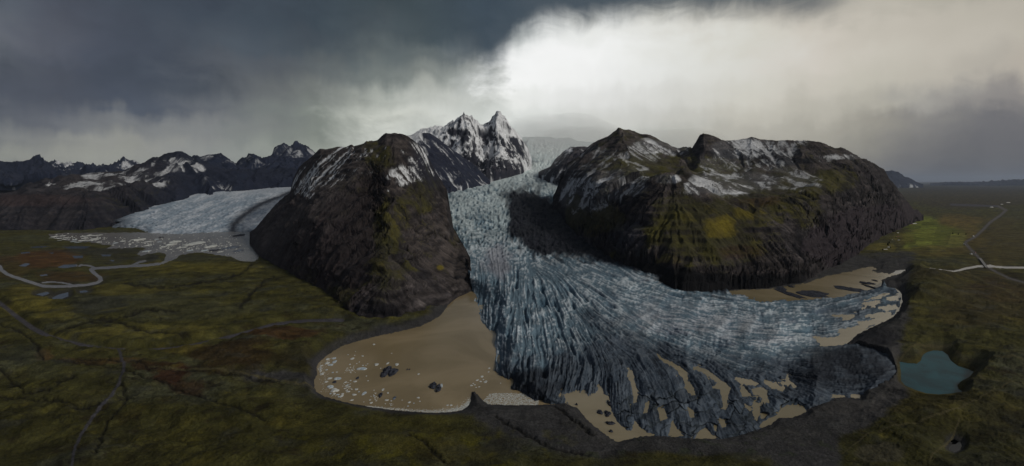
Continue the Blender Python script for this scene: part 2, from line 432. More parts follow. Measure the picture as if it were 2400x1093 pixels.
def rock_base(q, s):
    n = fbm(q['X']/90, q['Y']/90, 6, s, 0.6); n2 = fbm(q['X']/600, q['Y']/600, 4, s+1)
    A = np.zeros(q['X'].shape+(3,)) + np.array(ROCK_M)
    A = lerpc(A, ROCK_D, ss(n + 0.5*n2, -0.1, 0.35))
    A = lerpc(A, SCREE, ss(n2 - 0.4*n, 0.0, 0.4)*0.7)
    # cliffs stay bare and dark, hollows hold debris
    A = lerpc(A, ROCK_D, ss(q['sl'], 0.75, 1.3)*0.75)
    lay = np.sin(q['Z']/7.0 + fbm(q['X']/200, q['Y']/200, 3, s+2)*5)
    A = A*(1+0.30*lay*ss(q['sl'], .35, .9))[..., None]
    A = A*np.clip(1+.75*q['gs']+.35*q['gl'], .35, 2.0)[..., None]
    return A, n, n2

# ================================================================== LAND: the mountains
# central-left pyramid
def paint_m1(q):
    A, n, n2 = rock_base(q, 3)
    U, V = q['U'], q['V']
    A = lerpc(A, SCREE_P, 0.5*ss(900-U, 0, 150)*ss(V, 420, 500))
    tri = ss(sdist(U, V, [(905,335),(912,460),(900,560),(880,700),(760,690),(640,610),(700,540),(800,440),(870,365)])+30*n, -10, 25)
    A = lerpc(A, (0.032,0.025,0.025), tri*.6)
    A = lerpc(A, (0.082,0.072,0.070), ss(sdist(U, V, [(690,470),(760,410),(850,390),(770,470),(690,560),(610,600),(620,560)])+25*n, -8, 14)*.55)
    # moss on the spine, the right flank and the feet
    w1 = 0
    for (u, v, ru, rv, k) in [(885,370,50,45,.7),(905,560,40,110,.8),(940,500,30,60,.7),(910,640,70,60,.7),(880,680,80,40,.5),(985,460,60,50,.75),
                              (1010,560,40,70,.35),(1000,420,40,45,.7),(760,700,90,50,.8),(700,650,60,30,.6),(1065,560,18,40,.4),(835,430,60,40,.4),(790,500,90,25,.25),(960,600,30,80,.35),(1030,640,30,30,.3)]:
        w1 = np.maximum(w1, blob(q, u, v, ru, rv, .4, 3)*k)
    m = ss(w1 + 0.35*q['gs']*0.4 + 0.5*n - 0.25*ss(q['sl'], .6, 1.1), 0.25, 0.75)
    A = lerpc(A, MOSS_D, m*0.75); A = lerpc(A, MOSS, m*ss(n+q['gs']*.5, -.1, .5)*.55)
    A = lerpc(A, MOSS_Y, ss(m*(0.5+0.9*fbm(q['X']/60, q['Y']/60, 4, 8)), 0.5, .95)*0.30*ss(V, 420, 560))
    A = lerpc(A, SCREE, 0.55*ss(880-U, 0, 160)*ss(n2*.8+n*.6+q['gs']*.5, -.2, .5))
    A = lerpc(A, MOSS_Y, blob(q, 1032, 628, 10, 7, .2)*.8 + blob(q, 682, 668, 6, 12, .3)*.7 + blob(q, 712, 668, 6, 8, .3)*.7)
    lay2 = np.sin(q['Z']/3.3 + fbm(q['X']/160, q['Y']/160, 3, 77)*6)
    A = A*(1+.5*np.clip(lay2, -1, .6)*ss(V, 655, 700)*ss(U, 740, 840))[..., None]
    A = lerpc(A, (0.016,0.018,0.032), blob(q, 1005, 385, 55, 60, .3)*.7)
    # black basalt wall above the lake
    A = lerpc(A, (0.006,0.006,0.008), blob(q, 900, 728, 58, 18, .5, 5)*.9)
    A = lerpc(A, ROCK_D, blob(q, 960, 700, 90, 40, .6, 6)*ss(n, -.2, .3)*.8)
    # a little snow in the high gullies
    sw = 0
    for (u, v, ru, rv, k) in [(760,395,75,45,.78),(800,385,70,40,.8),(830,365,70,22,.7),(720,430,40,40,.7),(945,345,40,25,.45),(985,365,30,40,.5),(720,410,40,30,.45),
                              (950,415,45,30,.5),(990,405,30,30,.42),(908,452,7,9,.62),(897,368,9,8,.7),(903,345,6,14,.7),(860,395,50,20,.3)]:
        sw = np.maximum(sw, blob(q, u, v, ru, rv, .4, 13)*k)
    nf1 = fbm(U/7, V/9, 4, 19)
    sn = ss(np.minimum(sw, .7) - 1.4*q['gs'] - 0.3*q['gl'] + 0.3*n + .5*nf1, 0.72, 1.15)*ss(sw, .15, .45)
    return lerpc(A, SNOW, sn*0.75)
M1 = {585:[(566,3400),(562,3450),(558,3480),(552,3520),(548,3560)],
 600:[(600,2727),(590,2800),(578,2880),(560,3050),(537,3350)],
 640:[(622,2424),(590,2600),(558,2850),(520,3150),(490,3500)],
 690:[(650,2124),(600,2280),(545,2460),(480,3020),(420,3620)],
 750:[(690,1805),(618,1990),(495,2380),(430,2920),(360,3450)],
 800:[(722,1611),(630,1840),(450,2520),(400,2860),(346,3280)],
 835:[(742,1505),(652,1715),(444,2450),(388,2790),(341,3160)],
 870:[(748,1480),(664,1640),(450,2355),(375,2740),(336,3040)],
 903:[(752,1463),(680,1560),(560,1850),(450,2260),(319,2940)],
 918:[(752,1463),(680,1555),(560,1850),(450,2270),(316,2940)],
 960:[(750,1472),(690,1610),(580,1960),(450,2440),(324,3020)],
 1000:[(748,1481),(690,1690),(600,2020),(480,2600),(362,3230)],
 1035:[(728,1579),(680,1760),(610,2120),(520,2700),(424,3450)],
 1056:[(706,1702),(680,1830),(640,2020),(570,2430),(490,3100)],
 1085:[(692,1791),(670,1860),(640,1970),(610,2150),(572,2480)],
 1102:[(685,1839),(672,1870),(655,1910),(635,1970),(600,2200)],
 1112:[(690,1880),(684,1890),(676,1900),(668,1910),(655,1950)]}
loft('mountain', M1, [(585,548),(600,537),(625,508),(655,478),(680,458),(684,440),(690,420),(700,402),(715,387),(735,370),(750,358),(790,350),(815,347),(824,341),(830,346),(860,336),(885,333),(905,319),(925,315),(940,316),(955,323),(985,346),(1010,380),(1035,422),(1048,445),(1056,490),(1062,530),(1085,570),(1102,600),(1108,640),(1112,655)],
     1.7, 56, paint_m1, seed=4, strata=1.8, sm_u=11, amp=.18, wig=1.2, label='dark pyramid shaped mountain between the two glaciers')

def paint_m1b(q):
    A, n, n2 = rock_base(q, 23)
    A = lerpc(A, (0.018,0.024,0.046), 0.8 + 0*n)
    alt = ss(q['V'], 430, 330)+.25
    sn = ss(0.36 + 0.25*alt - 0.8*q['gs'] - 0.35*q['gl'] + 0.5*n + 0.25*blob(q, 1040, 410, 60, 20), 0.60, 1.1)
    return lerpc(A, SNOW, sn*0.75)
M1B = {930:[(470,4500),(430,4900),(380,5400),(318,6000)], 985:[(470,4600),(430,5000),(375,5500),(312,6000)],
 1030:[(460,4900),(425,5250),(385,5700),(335,6200)], 1060:[(450,5150),(425,5450),(395,5800),(356,6300)],
 1090:[(440,5600),(422,5800),(402,6050),(378,6400)], 1120:[(434,6000),(424,6150),(414,6300),(402,6500)],
 1150:[(430,6300),(428,6380),(427,6450),(426,6600)]}
loft('mountain', M1B, [(930,330),(950,321),(965,319),(983,312),(1000,317),(1030,335),(1060,355),(1090,378),(1120,402),(1145,424),(1150,428)],
     1.6, 36, paint_m1b, seed=5, lams=(330,150,70,34), amp=.17, label='blue black snow streaked ridge behind the pyramid mountain')

# snowy summit above the icefall
def paint_m2(q):
    A, n, n2 = rock_base(q, 33)
    A = lerpc(A, BLUE_R, 0.5 + 0*n)
    U, V = q['U'], q['V']
    dark = 0
    for (u, v, ru, rv, k) in [(1100,385,32,42,.5),(1170,395,50,32,.42),(1055,400,40,25,.45),(1090,318,16,16,.4),(1065,310,22,10,.35),(1165,330,16,26,.3),(1205,345,26,26,.35),(1140,330,10,20,.3)]:
        dark = np.maximum(dark, blob(q, u, v, ru, rv, .4, 33)*k)
    st = ss(q['sl'], 1.0, 2.6)
    sn = ss(0.98 - dark*1.15 - 0.35*st - 0.7*q['gs']*(0.3+dark) - 0.25*q['gl'] + 0.55*n, 0.42, 0.72)
    return lerpc(A, SNOW, sn*0.9)
M2 = {940:[(440,6600),(400,7000),(365,7500),(318,8200)], 1000:[(440,6600),(400,7000),(355,7600),(308,8400)],
 1060:[(438,6600),(400,7000),(350,7500),(299,8300)], 1100:[(432,6700),(395,6950),(338,7250),(284,8100)],
 1130:[(430,6800),(405,7150),(370,7700),(298,8400)], 1170:[(424,6900),(395,7050),(350,7400),(268,8200)],
 1205:[(416,7200),(395,7350),(360,7700),(310,8300)], 1230:[(405,7600),(390,7700),(370,7900),(338,8300)],
 1246:[(398,7900),(392,7950),(386,8050),(378,8300)]}
loft('mountain', M2, [(940,325),(960,321),(985,311),(1010,306),(1040,303),(1058,300),(1072,296),(1080,290),(1088,286),(1094,283),(1106,285),(1109,293),(1120,298),(1140,299),(1150,292),(1155,282),(1160,278),(1163,270),(1168,268),(1173,272),(1177,280),(1184,284),(1190,292),(1196,303),(1206,310),(1218,322),(1228,337),(1238,352),(1242,368),(1246,380)],
     1.5, 46, paint_m2, seed=8, lams=(420,200,95,45), amp=.19, crest_n=4.5, fb=2.8, label='high white summit with dark rock ribs above the main glacier')

# rock spur right of the icefall
def paint_sp(q):
    A, n, n2 = rock_base(q, 43)
    A = lerpc(A, BLUE_R, 0.4 + 0*n)
    sn = ss(0.55 - 0.45*q['gs'] - 0.3*q['gl'] + 0.5*n - .3*ss(q['sl'],.6,1.1), 0.42, 0.72)
    return lerpc(A, SNOW, sn*0.8)
SP = {1262:[(412,7200),(410,7250),(408,7300),(404,7400)], 1290:[(422,6500),(412,6650),(404,6800),(394,7100)], 1315:[(430,6000),(412,6300),(390,6700),(368,7300)],
 1340:[(436,5700),(410,6200),(380,6700),(351,7400)], 1400:[(430,5900),(400,6300),(370,6800),(350,7400)], 1440:[(430,5900),(400,6300),(380,6800),(360,7400)]}
loft('mountain', SP, [(1262,408),(1275,402),(1290,396),(1300,380),(1312,370),(1325,358),(1335,351),(1348,350),(1370,346),(1400,352),(1440,365)],
     1.6, 26, paint_sp, seed=12, lams=(260,120,55), amp=.2, label='small snow patched rock spur beside the icefall')

# the big massif on the right
def paint_m3(q):
    A, n, n2 = rock_base(q, 53)
    U, V = q['U'], q['V']; gs, gl = q['gs'], q['gl']
    # moss over most of it
    mo = 0.35 + 0*n
    for (u, v, ru, rv, k) in [(1620,540,230,90,.85),(1480,560,130,60,.6),(1750,480,200,60,.6),(1500,380,110,50,.6),(1700,400,60,50,.6),(1650,380,60,40,.6),(1880,440,120,60,.6),(1700,590,170,50,.7),(1840,520,50,80,.5),(1430,380,60,30,.5),(1900,600,60,50,.4),(1950,440,90,50,.8),(2000,430,60,40,.6),(1900,500,90,50,.7)]:
        mo = np.maximum(mo, blob(q, u, v, ru, rv, .4, 53)*k)
    for (u, v, ru, rv, k) in [(2040,500,120,70,.9),(1950,570,110,60,.9),(1860,560,30,50,.5),(1380,520,40,60,.35),(1470,500,60,35,.5),(1335,500,30,60,.5),(2060,430,60,40,.5),(1470,560,50,30,.6),(1770,345,110,25,.6),(1640,345,18,30,.8)]:
        mo = mo - blob(q, u, v, ru, rv, .5, 54)*k*0.8
    m = ss(mo + 0.45*n + 0.12*gs - 0.30*ss(q['sl'], .6, 1.2), 0.22, 0.75)
    A = lerpc(A, MOSS_D, m*0.85)*np.clip(1+.2*gs, .6, 1.5)[..., None]
    A = lerpc(A, MOSS, m*ss(n2+n*.5, -.25, .3)*.8)
    ye = 0
    for (u, v, ru, rv, k) in [(1690,530,55,40,1.0),(1750,495,60,26,.8),(1640,500,50,40,.6),(1780,560,60,30,.5),(1560,610,50,14,.8),(1400,540,30,22,.7),(1620,640,70,14,.5),(1570,530,60,40,.4),(1430,600,25,12,.6),(1800,600,60,20,.3)]:
        ye = np.maximum(ye, blob(q, u, v, ru, rv, .5, 55)*k)
    A = lerpc(A, MOSS_Y, ss(ye*.95 + .6*n + .25*gs, .45, 1.15)*.55)
    A = lerpc(A, MOSS_Y, blob(q, 1697, 530, 24, 17, .5)*.45)
    A = lerpc(A, RUST, blob(q, 1790, 472, 60, 12, .5)*.5 + blob(q, 1740, 590, 60, 20, .5)*.3)
    A = lerpc(A, (0.085,0.076,0.030), ss(np.maximum(blob(q, 1410, 520, 60, 50, .4), blob(q, 1350, 500, 30, 50, .4)) + .6*n + .3*gs, .35, .9)*.6)
    A = lerpc(A, (0.070,0.072,0.090), ss(blob(q, 1470, 560, 60, 50, .4) + .5*gs + .4*n, .5, 1.1)*.5)
    # purple scree on the right flank
    sc_ = np.maximum(blob(q, 2060, 520, 130, 60, .35, 57), blob(q, 1960, 575, 110, 55, .4, 58))
    A = lerpc(A, (0.040,0.032,0.038), ss(sc_+.2*n, .3, .7)*.8)
    # black cliff at the foot
    cl = ss(V, 610, 628) * ss(U, 1440, 1500)*ss(1930-U, 0, 60)
    cl = cl*ss(V - np.interp(U, [1400,1480,1560,1640,1720,1800,1880,1940], [580,606,626,636,644,642,634,630]) + 9*n, -3, 4)
    A = lerpc(A, (0.006,0.006,0.007), cl*.97)
    A = lerpc(A, (0.035,0.031,0.032), cl*ss(fbm(U/6, V/60, 4, 60), .12, .4)*ss(fbm(U/40, V/15, 3, 59), -.2, .3)*.7)
    for (u, v, ru, rv) in [(1775,500,10,60),(1870,470,45,10),(1868,570,14,50),(1985,455,22,40),(1310,520,16,30),(1640,345,14,22),(1500,470,22,10)]:
        A = lerpc(A, (0.010,0.010,0.012), blob(q, u, v, ru, rv, .7, 61)*ss(n, -.4, .2)*.8)
    bandc = np.maximum(blob(q, 1760, 362, 120, 14, .4), blob(q, 1840, 378, 80, 12, .4)); A = lerpc(A, (0.012,0.013,0.018), bandc*.85)
    # snow: dusted streaks below the crest, in the bowl, and on the left crags
    sw = 0
    for (u, v, ru, rv, k) in [(1740,350,110,30,.85),(1700,385,90,25,.7),(1830,350,90,30,.6),(1720,430,130,40,.80),(1830,385,60,30,.6),(1700,445,70,16,1.0),(1630,440,30,18,1.0),(1560,420,40,14,1.0),
                              (1880,420,60,30,.6),(1400,440,75,42,.98),(1380,480,60,30,.75),(1430,415,60,22,.85),(1370,400,45,25,.62),(1440,390,60,15,.5),(1400,360,60,25,.6),(1520,345,80,22,.95),(1580,350,50,20,.9),(1490,410,50,30,.6),(1330,460,22,40,.85),(1900,375,60,20,.3),(1500,375,100,25,.5),(1990,368,70,8,.7),(1480,440,60,22,.7)]:
        sw = np.maximum(sw, blob(q, u, v, ru, rv, .35, 62)*k)
    nf = fbm(U/9, V/6, 4, 66)
    sn = ss(np.minimum(sw, .85)*.9 - 1.5*gs - 0.45*gl + 0.40*n + .40*nf, 0.45, 0.95)*ss(sw, .12, .42)
    A = lerpc(A, SNOW, sn*(.40+.50*ss(sw, .5, .95)))
    A = lerpc(A, (.16,.165,.18), ss(sw+.3*n, .3, .9)*.35)
    return A
M3 = {1296:[(488,4000),(484,4030),(480,4060),(476,4090),(472,4120),(468,4160),(464,4250)],
 1318:[(508,3500),(494,3620),(478,3750),(462,3850),(445,3950),(425,4100),(402,4400)],
 1345:[(538,2980),(515,3100),(495,3250),(470,3400),(440,3600),(405,3950),(372,4400)],
 1400:[(585,2390),(555,2520),(520,2700),(480,2950),(440,3200),(385,3700),(335,4300)],
 1460:[(620,2060),(590,2150),(545,2330),(495,2600),(445,2950),(375,3600),(304,4250)],
 1520:[(648,1860),(605,1980),(550,2180),(490,2450),(435,2850),(385,3500),(321,4300)],
 1590:[(664,1790),(622,1900),(560,2100),(490,2400),(416,2800),(395,3500),(346,4400)],
 1650:[(674,1790),(635,1890),(570,2100),(500,2400),(445,2850),(400,3300),(317,3850)],
 1720:[(679,1882),(640,1930),(575,2130),(510,2430),(462,2900),(400,3450),(331,4000)],
 1800:[(676,1905),(640,1955),(575,2170),(515,2450),(465,2900),(400,3450),(331,4000)],
 1885:[(663,2008),(635,2060),(580,2250),(525,2500),(470,2850),(410,3300),(332,3900)],
 1950:[(640,2222),(610,2330),(565,2500),(515,2720),(465,3000),(410,3400),(347,4000)],
 2010:[(605,2652),(580,2750),(545,2870),(505,3050),(465,3250),(420,3600),(370,4150)],
 2060:[(562,3478),(545,3500),(525,3550),(495,3650),(465,3800),(435,4000),(392,4350)],
 2100:[(545,3967),(532,3980),(515,4020),(495,4100),(475,4200),(455,4350),(437,4500)],
 2135:[(528,4615),(522,4640),(515,4680),(508,4720),(502,4780),(495,4850),(487,4950)],
 2165:[(516,5200),(515,5210),(514,5220),(513,5240),(512,5260),(511,5280),(508,5300)]}
for a_ in M3:
    if 1380 < a_ < 2000:
        k_ = 1.0 if 1500 < a_ < 1900 else .5
        c_ = M3[a_]; M3[a_] = [c_[0], (c_[1][0], c_[1][1]-20*k_), (c_[2][0], c_[2][1]-90*k_), (c_[3][0], c_[3][1]-210*k_), (c_[4][0], c_[4][1]-330*k_), (c_[5][0], c_[5][1]+130*k_), c_[6]]
loft('mountain', M3, [(1296,470),(1302,450),(1308,432),(1315,405),(1325,397),(1330,380),(1345,372),(1375,351),(1400,336),(1425,326),(1445,312),(1453,305),(1475,305),(1490,312),(1510,317),(1530,325),(1550,334),(1575,345),(1600,346),(1622,350),(1630,338),(1640,320),(1648,317),(1665,322),(1690,332),(1710,331),(1740,328),(1762,324),(1785,329),(1830,332),(1855,334),(1885,332),(1920,338),(1950,347),(1975,351),(2010,369),(2050,387),(2072,399),(2085,420),(2100,440),(2118,463),(2130,482),(2140,498),(2165,512)],
     1.7, 58, paint_m3, seed=15, strata=2.0, sm_u=13, crest_n=2.6, cliff=1.0, amp=.19, wig=1.2, label='broad green and black massif with snow dusted crest right of the glacier')

# ------------------------------------------------------------------ left background ranges
def paint_l1(q):
    A, n, n2 = rock_base(q, 63)
    A = lerpc(A, ROCK_D, .35+0*n)
    A = lerpc(A, (0.016,0.022,0.042), .25+ss(q['U'], 250, 480)*.6)
    A = lerpc(A, MOSS_D, ss(n + .5*blob(q, 300, 470, 90, 30) + .3*blob(q,350,440,60,30), .2, .6)*.5*ss(q['sl'],1.2,.3))
    A = lerpc(A, (0.05,0.036,0.036), blob(q, 60, 470, 160, 16, .4)*.7)
    sw = 0
    for (u, v, ru, rv, k) in [(250,420,110,22,.9),(150,432,60,10,.85),(320,405,80,16,.9),(390,390,60,22,.5),(450,385,40,22,.5),(520,440,30,10,.6),(200,440,90,10,.65),(500,420,40,20,.3),(350,425,60,20,.5)]:
        sw = np.maximum(sw, blob(q, u, v, ru, rv, .35, 72)*k)
    sn = ss(sw*.85 - 1.1*q['gs'] - 0.35*q['gl'] + 0.45*n, 0.5, 0.98)*ss(sw, .12, .4)
    return lerpc(A, SNOW, sn*.55)
L1 = {-420:[(540,4138),(505,4300),(480,4500),(474,5000),(466,5900)],
 -150:[(540,4138),(505,4300),(480,4500),(474,5000),(466,5900)],
 0:[(540,4138),(505,4300),(478,4500),(472,5000),(462,5900)], 60:[(541,4102),(505,4300),(475,4500),(462,5200),(450,6100)],
 120:[(541,4102),(505,4300),(468,4500),(448,5300),(428,6100)], 200:[(539,4173),(500,4350),(462,4600),(440,5300),(414,6400)],
 250:[(534,4363),(495,4550),(455,4850),(432,5500),(408,6700)], 320:[(512,4750),(480,4900),(450,5200),(425,5900),(400,7000)],
 380:[(490,5200),(470,5300),(440,5600),(410,6200),(370,7200)], 425:[(478,5500),(460,5600),(430,5900),(400,6400),(358,7200)],
 480:[(462,5800),(448,5950),(428,6200),(405,6700),(376,7500)], 540:[(452,6200),(444,6300),(430,6500),(412,6900),(386,7700)],
 600:[(444,6500),(438,6600),(428,6800),(410,7200),(388,7900)], 680:[(438,6900),(434,7000),(424,7200),(405,7600),(385,8200)],
 760:[(438,6900),(434,7000),(424,7200),(405,7600),(385,8200)]}
loft('mountain', L1, [(-420,470),(-150,466),(0,462),(40,455),(80,441),(95,430),(130,426),(170,420),(200,412),(250,408),(300,403),(328,395),(345,384),(358,377),(372,377),(385,367),(405,364),(415,358),(423,357),(438,364),(450,372),(462,372),(475,383),(500,398),(540,402),(600,402),(680,400),(760,400)],
     2.2, 34, paint_l1, seed=21, lams=(300,140,65,30), amp=.15, strata=.8, crest_n=1.8, label='dark cliffed plateau with snow dusted top above the far lake')
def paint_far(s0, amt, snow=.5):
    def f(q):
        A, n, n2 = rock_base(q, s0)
        A = lerpc(A, (0.016,0.024,0.050), .85+0*n)  # blue of distance haze put into the rock colour
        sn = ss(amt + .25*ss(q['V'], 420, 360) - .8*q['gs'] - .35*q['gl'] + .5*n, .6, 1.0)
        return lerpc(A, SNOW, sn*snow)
    return f
L2 = {430:[(440,8200),(420,8600),(400,9200),(373,10000)], 520:[(440,8200),(420,8600),(400,9200),(378,10000)], 620:[(440,8200),(420,8600),(395,9200),(372,10000)], 760:[(436,8600),(420,9000),(395,9500),(378,10000)]}
loft('mountain', L2, [(430,368),(445,372),(455,366),(468,370),(480,369),(492,366),(505,367),(515,374),(528,381),(545,386),(560,388),(575,386),(582,373),(600,372),(620,374),(640,371),(680,371),(720,376),(760,388)],
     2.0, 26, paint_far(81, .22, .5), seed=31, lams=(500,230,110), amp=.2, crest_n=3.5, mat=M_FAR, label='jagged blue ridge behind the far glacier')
L3 = {600:[(420,11000),(400,11600),(375,12200),(352,13000)], 760:[(420,11000),(400,11600),(380,12200),(360,13000)]}
loft('mountain', L3, [(600,385),(636,374),(642,352),(650,345),(658,344),(666,339),(674,343),(684,349),(690,342),(700,341),(710,346),(722,347),(732,352),(738,360),(760,372)],
     1.8, 26, paint_far(91, .40, .45), seed=35, lams=(500,230,110), amp=.2, crest_n=3.0, mat=M_FAR, label='pale castle shaped peaks on the skyline left of the pyramid')
L4 = {-500:[(440,8500),(425,9500),(405,10500),(388,12000)], 0:[(440,8500),(425,9500),(405,10500),(384,12000)], 100:[(440,8500),(425,9500),(408,10500),(394,12000)], 200:[(440,8500),(430,9500),(418,10500),(404,12000)], 330:[(430,8500),(420,9500),(412,10500),(405,12000)]}
loft('mountain', L4, [(-500,392),(-300,386),(-100,390),(0,383),(30,384),(60,382),(80,384),(98,391),(112,402),(135,398),(165,404),(200,406),(215,396),(228,405),(255,394),(275,402),(300,406),(330,410)],
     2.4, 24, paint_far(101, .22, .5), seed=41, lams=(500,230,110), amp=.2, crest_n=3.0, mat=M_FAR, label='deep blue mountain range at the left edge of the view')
L5 = {-500:[(430,14000),(415,15000),(400,16000),(390,17500)], 80:[(430,14000),(415,15000),(400,16000),(388,17500)], 200:[(430,14000),(415,15000),(400,16000),(388,17500)], 360:[(430,14000),(415,15000),(400,16000),(384,17500)]}
loft('mountain', L5, [(-500,380),(-200,390),(80,396),(110,396),(130,389),(150,390),(160,386),(180,390),(200,396),(230,397),(280,396),(290,385),(300,383),(320,382),(340,388),(360,396)],
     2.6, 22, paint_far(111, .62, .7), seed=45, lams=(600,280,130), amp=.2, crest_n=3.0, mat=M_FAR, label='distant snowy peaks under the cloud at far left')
# far right headland
R1 = {2040:[(441,28000),(432,28500),(418,29000),(402,29500)], 2095:[(441,28000),(432,28500),(418,29000),(402,29500)], 2120:[(440,28500),(435,29000),(428,29500),(418,30000)], 2150:[(440,29500),(438,29600),(435,29700),(431,29800)], 2165:[(440,29500),(440,29600),(439,29700),(438,29800)]}
loft('mountain', R1, [(2040,405),(2085,402),(2095,403),(2108,410),(2120,419),(2132,426),(2150,430),(2165,439)], 1.8, 20, paint_far(121, .15, .5), seed=49, lams=(300,140), amp=.15, crest_n=1.0, mat=M_FAR, fb=.4, back=((900,-200),(2500,-700)), label='small flat topped headland beyond the massif')
R2 = {2180:[(435.5,42000),(434,42500),(432,43000),(430,44000)], 2330:[(435.5,42000),(434,42500),(431,43000),(427,44000)], 3000:[(435.5,42000),(433,42500),(430,43000),(427,44000)]}
loft('hill', R2, [(2180,430),(2250,428),(2330,428),(2360,424.5),(2400,424),(2600,425),(3000,427)], 4, 5, paint_far(131, -.5, 0), seed=55, lams=(900,), amp=.02, crest_n=.4, mat=M_FAR, fb=.3, back=((2000,-200),), label='low brown hills along the right horizon')

# ================================================================== GLACIERS
PONDS = [
 [(1322,925),(1350,922),(1372,925),(1385,933),(1400,921),(1408,908),(1413,925),(1425,932),(1428,950),(1432,965),(1442,985),(1455,1000),(1470,1010),(1490,1014),(1515,1016),(1535,1019),(1500,1024),(1470,1028),(1448,1036),(1428,1024),(1400,1003),(1378,985),(1362,965),(1352,955),(1335,948)],
 [(1473,864),(1480,872),(1484,890),(1493,918),(1491,940),(1486,944),(1484,915),(1476,890)],
 [(1540,830),(1556,845),(1575,850),(1600,868),(1609,880),(1611,893),(1625,912),(1629,926),(1622,925),(1606,908),(1607,897),(1602,885),(1590,868),(1570,852),(1556,850)],
 [(1626,860),(1650,866),(1668,878),(1690,893),(1711,910),(1708,920),(1704,932),(1701,958),(1697,958),(1694,935),(1688,911),(1672,908),(1682,898),(1665,882),(1645,872)],
 [(1725,887),(1762,892),(1776,900),(1765,904),(1742,898)],[(1737,905),(1746,912),(1756,927),(1740,928)],
 [(1762,914),(1782,908),(1794,916),(1797,932),(1803,945),(1791,940),(1785,926),(1768,924)],
 [(1793,896),(1815,898),(1838,910),(1833,916),(1812,909)],[(1826,896),(1849,896),(1845,902)],
 [(1764,950),(1780,950),(1780,968),(1774,985),(1768,975)],
 [(1780,1001),(1788,990),(1803,982),(1822,975),(1832,957),(1850,950),(1880,955),(1891,967),(1870,971),(1852,981),(1825,983),(1808,998)],
 [(1543,958),(1556,958),(1562,980),(1549,986)],[(1568,1021),(1572,1000),(1577,988),(1585,1004),(1600,1021)],
 [(1630,1029),(1638,1012),(1652,1004),(1662,1014),(1678,1027),(1655,1031)],[(1515,945),(1521,942),(1516,965),(1510,968)],
 [(1480,1014),(1488,988),(1495,1000),(1512,1012),(1505,1020)],[(1612,955),(1622,962),(1628,978),(1618,976)],
 [(1687,982),(1696,985),(1700,1000),(1692,1002)],[(1745,947),(1765,960),(1758,962)],
 [(1905,789),(1930,793),(1962,791),(1975,780),(1965,774),(1990,770),(2012,765),(2035,761),(2028,772),(2010,783),(1992,800),(1972,808),(1935,810),(1920,802)],
 [(2010,756),(2040,752),(2080,740),(2092,742),(2070,752),(2045,760),(2020,762)],[(2030,742),(2060,735),(2088,733),(2085,738),(2055,744)],
 [(2060,722),(2095,716),(2104,722),(2080,728)],[(1950,739),(2000,740),(2002,743),(1955,742)],[(2020,712),(2060,706),(2062,710),(2030,714)],
 [(2045,700),(2075,686),(2085,688),(2065,696)],[(2080,698),(2105,699),(2102,702),(2082,702)],[(1952,927),(1978,928),(1975,931),(1952,931)],[(1996,925),(2014,927),(2010,934),(1996,934)],
 [(1845,878),(1850,898),(1846,905),(1842,890)],[(1850,893),(1866,907),(1860,908)],
]
G_OUT = [(1150,425),(1225,405),(1236,390),(1240,370),(1232,340),(1238,324),(1252,319),(1275,324),(1300,333),(1330,330),(1350,338),(1400,340),(1450,342),(1450,345),(1400,400),(1420,470),(1420,540),(1480,600),(1580,645),(1700,676),
 (1712,684),(1735,690),(1765,696),(1845,703),(1900,700),(1920,698),(1975,692),(2020,684),(2048,676),(2065,672),(2072,660),(2078,672),(2098,678),(2110,690),(2113,706),(2108,722),(2096,738),(2080,750),(2050,762),(2012,782),(1990,800),
 (2010,800),(2050,812),(2085,826),(2100,845),(2110,868),(2106,890),(2085,912),(2050,928),(2000,936),(1960,943),(1900,962),(1870,976),(1835,985),(1800,1008),(1765,1022),(1730,1036),(1690,1042),(1600,1038),(1540,1030),(1500,1026),(1455,1036),(1420,1020),(1370,975),(1350,950),(1322,948),
 (1290,952),(1255,940),(1222,922),(1195,915),(1197,890),(1180,885),(1155,870),(1158,845),(1163,820),(1150,800),(1145,775),(1128,755),(1125,742),(1118,735),(1125,720),(1108,712),(1110,690),(1105,680),(1100,640),(1080,600),(1050,560),(1030,500),(1030,450),(1060,430)]
FLOW = [(1290,340,-.2,1),(1270,380,-.3,1),(1220,425,-1,.5),(1120,445,-1,.5),(1070,490,0,1),(1100,560,.3,1),(1140,620,.15,1),(1150,680,-.15,1),(1180,750,-.15,1),(1190,850,0,1),(1220,650,0,1),(1230,700,.1,1),(1250,800,.15,1),(1300,880,-.25,1),(1290,700,.4,1),(1370,800,.5,1),(1360,900,-.3,1),(1300,930,-.3,1),(1440,900,.0,1),(1290,625,1,.5),(1380,640,1,.33),(1500,690,1,.28),(1600,720,1,.16),(1700,760,1,.12),(1480,790,1,.55),(1430,760,1,.7),(1600,830,1,.32),(1500,950,.15,1),(1600,950,.25,1),(1700,920,.5,1),(1800,940,.8,.8),(1850,720,1,-.05),(2000,700,1,-.25),(2000,760,1,-.2),(1900,850,1,.1),(2050,880,1,-.2),(1750,850,1,.2),(1600,1000,.1,1),(1200,490,.05,1),(1200,560,0,1),(1320,540,.3,1),(1450,620,1,.4),(1600,672,1,.2),(1240,580,-.3,1),(1275,470,.2,1),(1850,800,1,.03),(1900,760,1,-.06),(1550,880,.5,1),(1880,920,1,.4)]
def flow_field(U, V):
    a = 0; b = 0
    for (u, v, fx, fy) in FLOW:
        l = math.hypot(fx, fy); w_ = 1/(((U-u)**2+(V-v)**2*1.4)+400)**1.6
        a = a+w_*fx/l; b = b+w_*fy/l
    l = np.hypot(a, b)+1e-12; a, b = a/l, b/l
    th = fbm(U/34, V/26, 4, 90, .6)*(.50-.2*ss(V, 850, 950))
    return a*np.cos(th)-b*np.sin(th), a*np.sin(th)+b*np.cos(th)
du, dv = 1.7, 1.35
gu = np.arange(1020, 2125, du); gv = np.arange(312, 1042, dv)
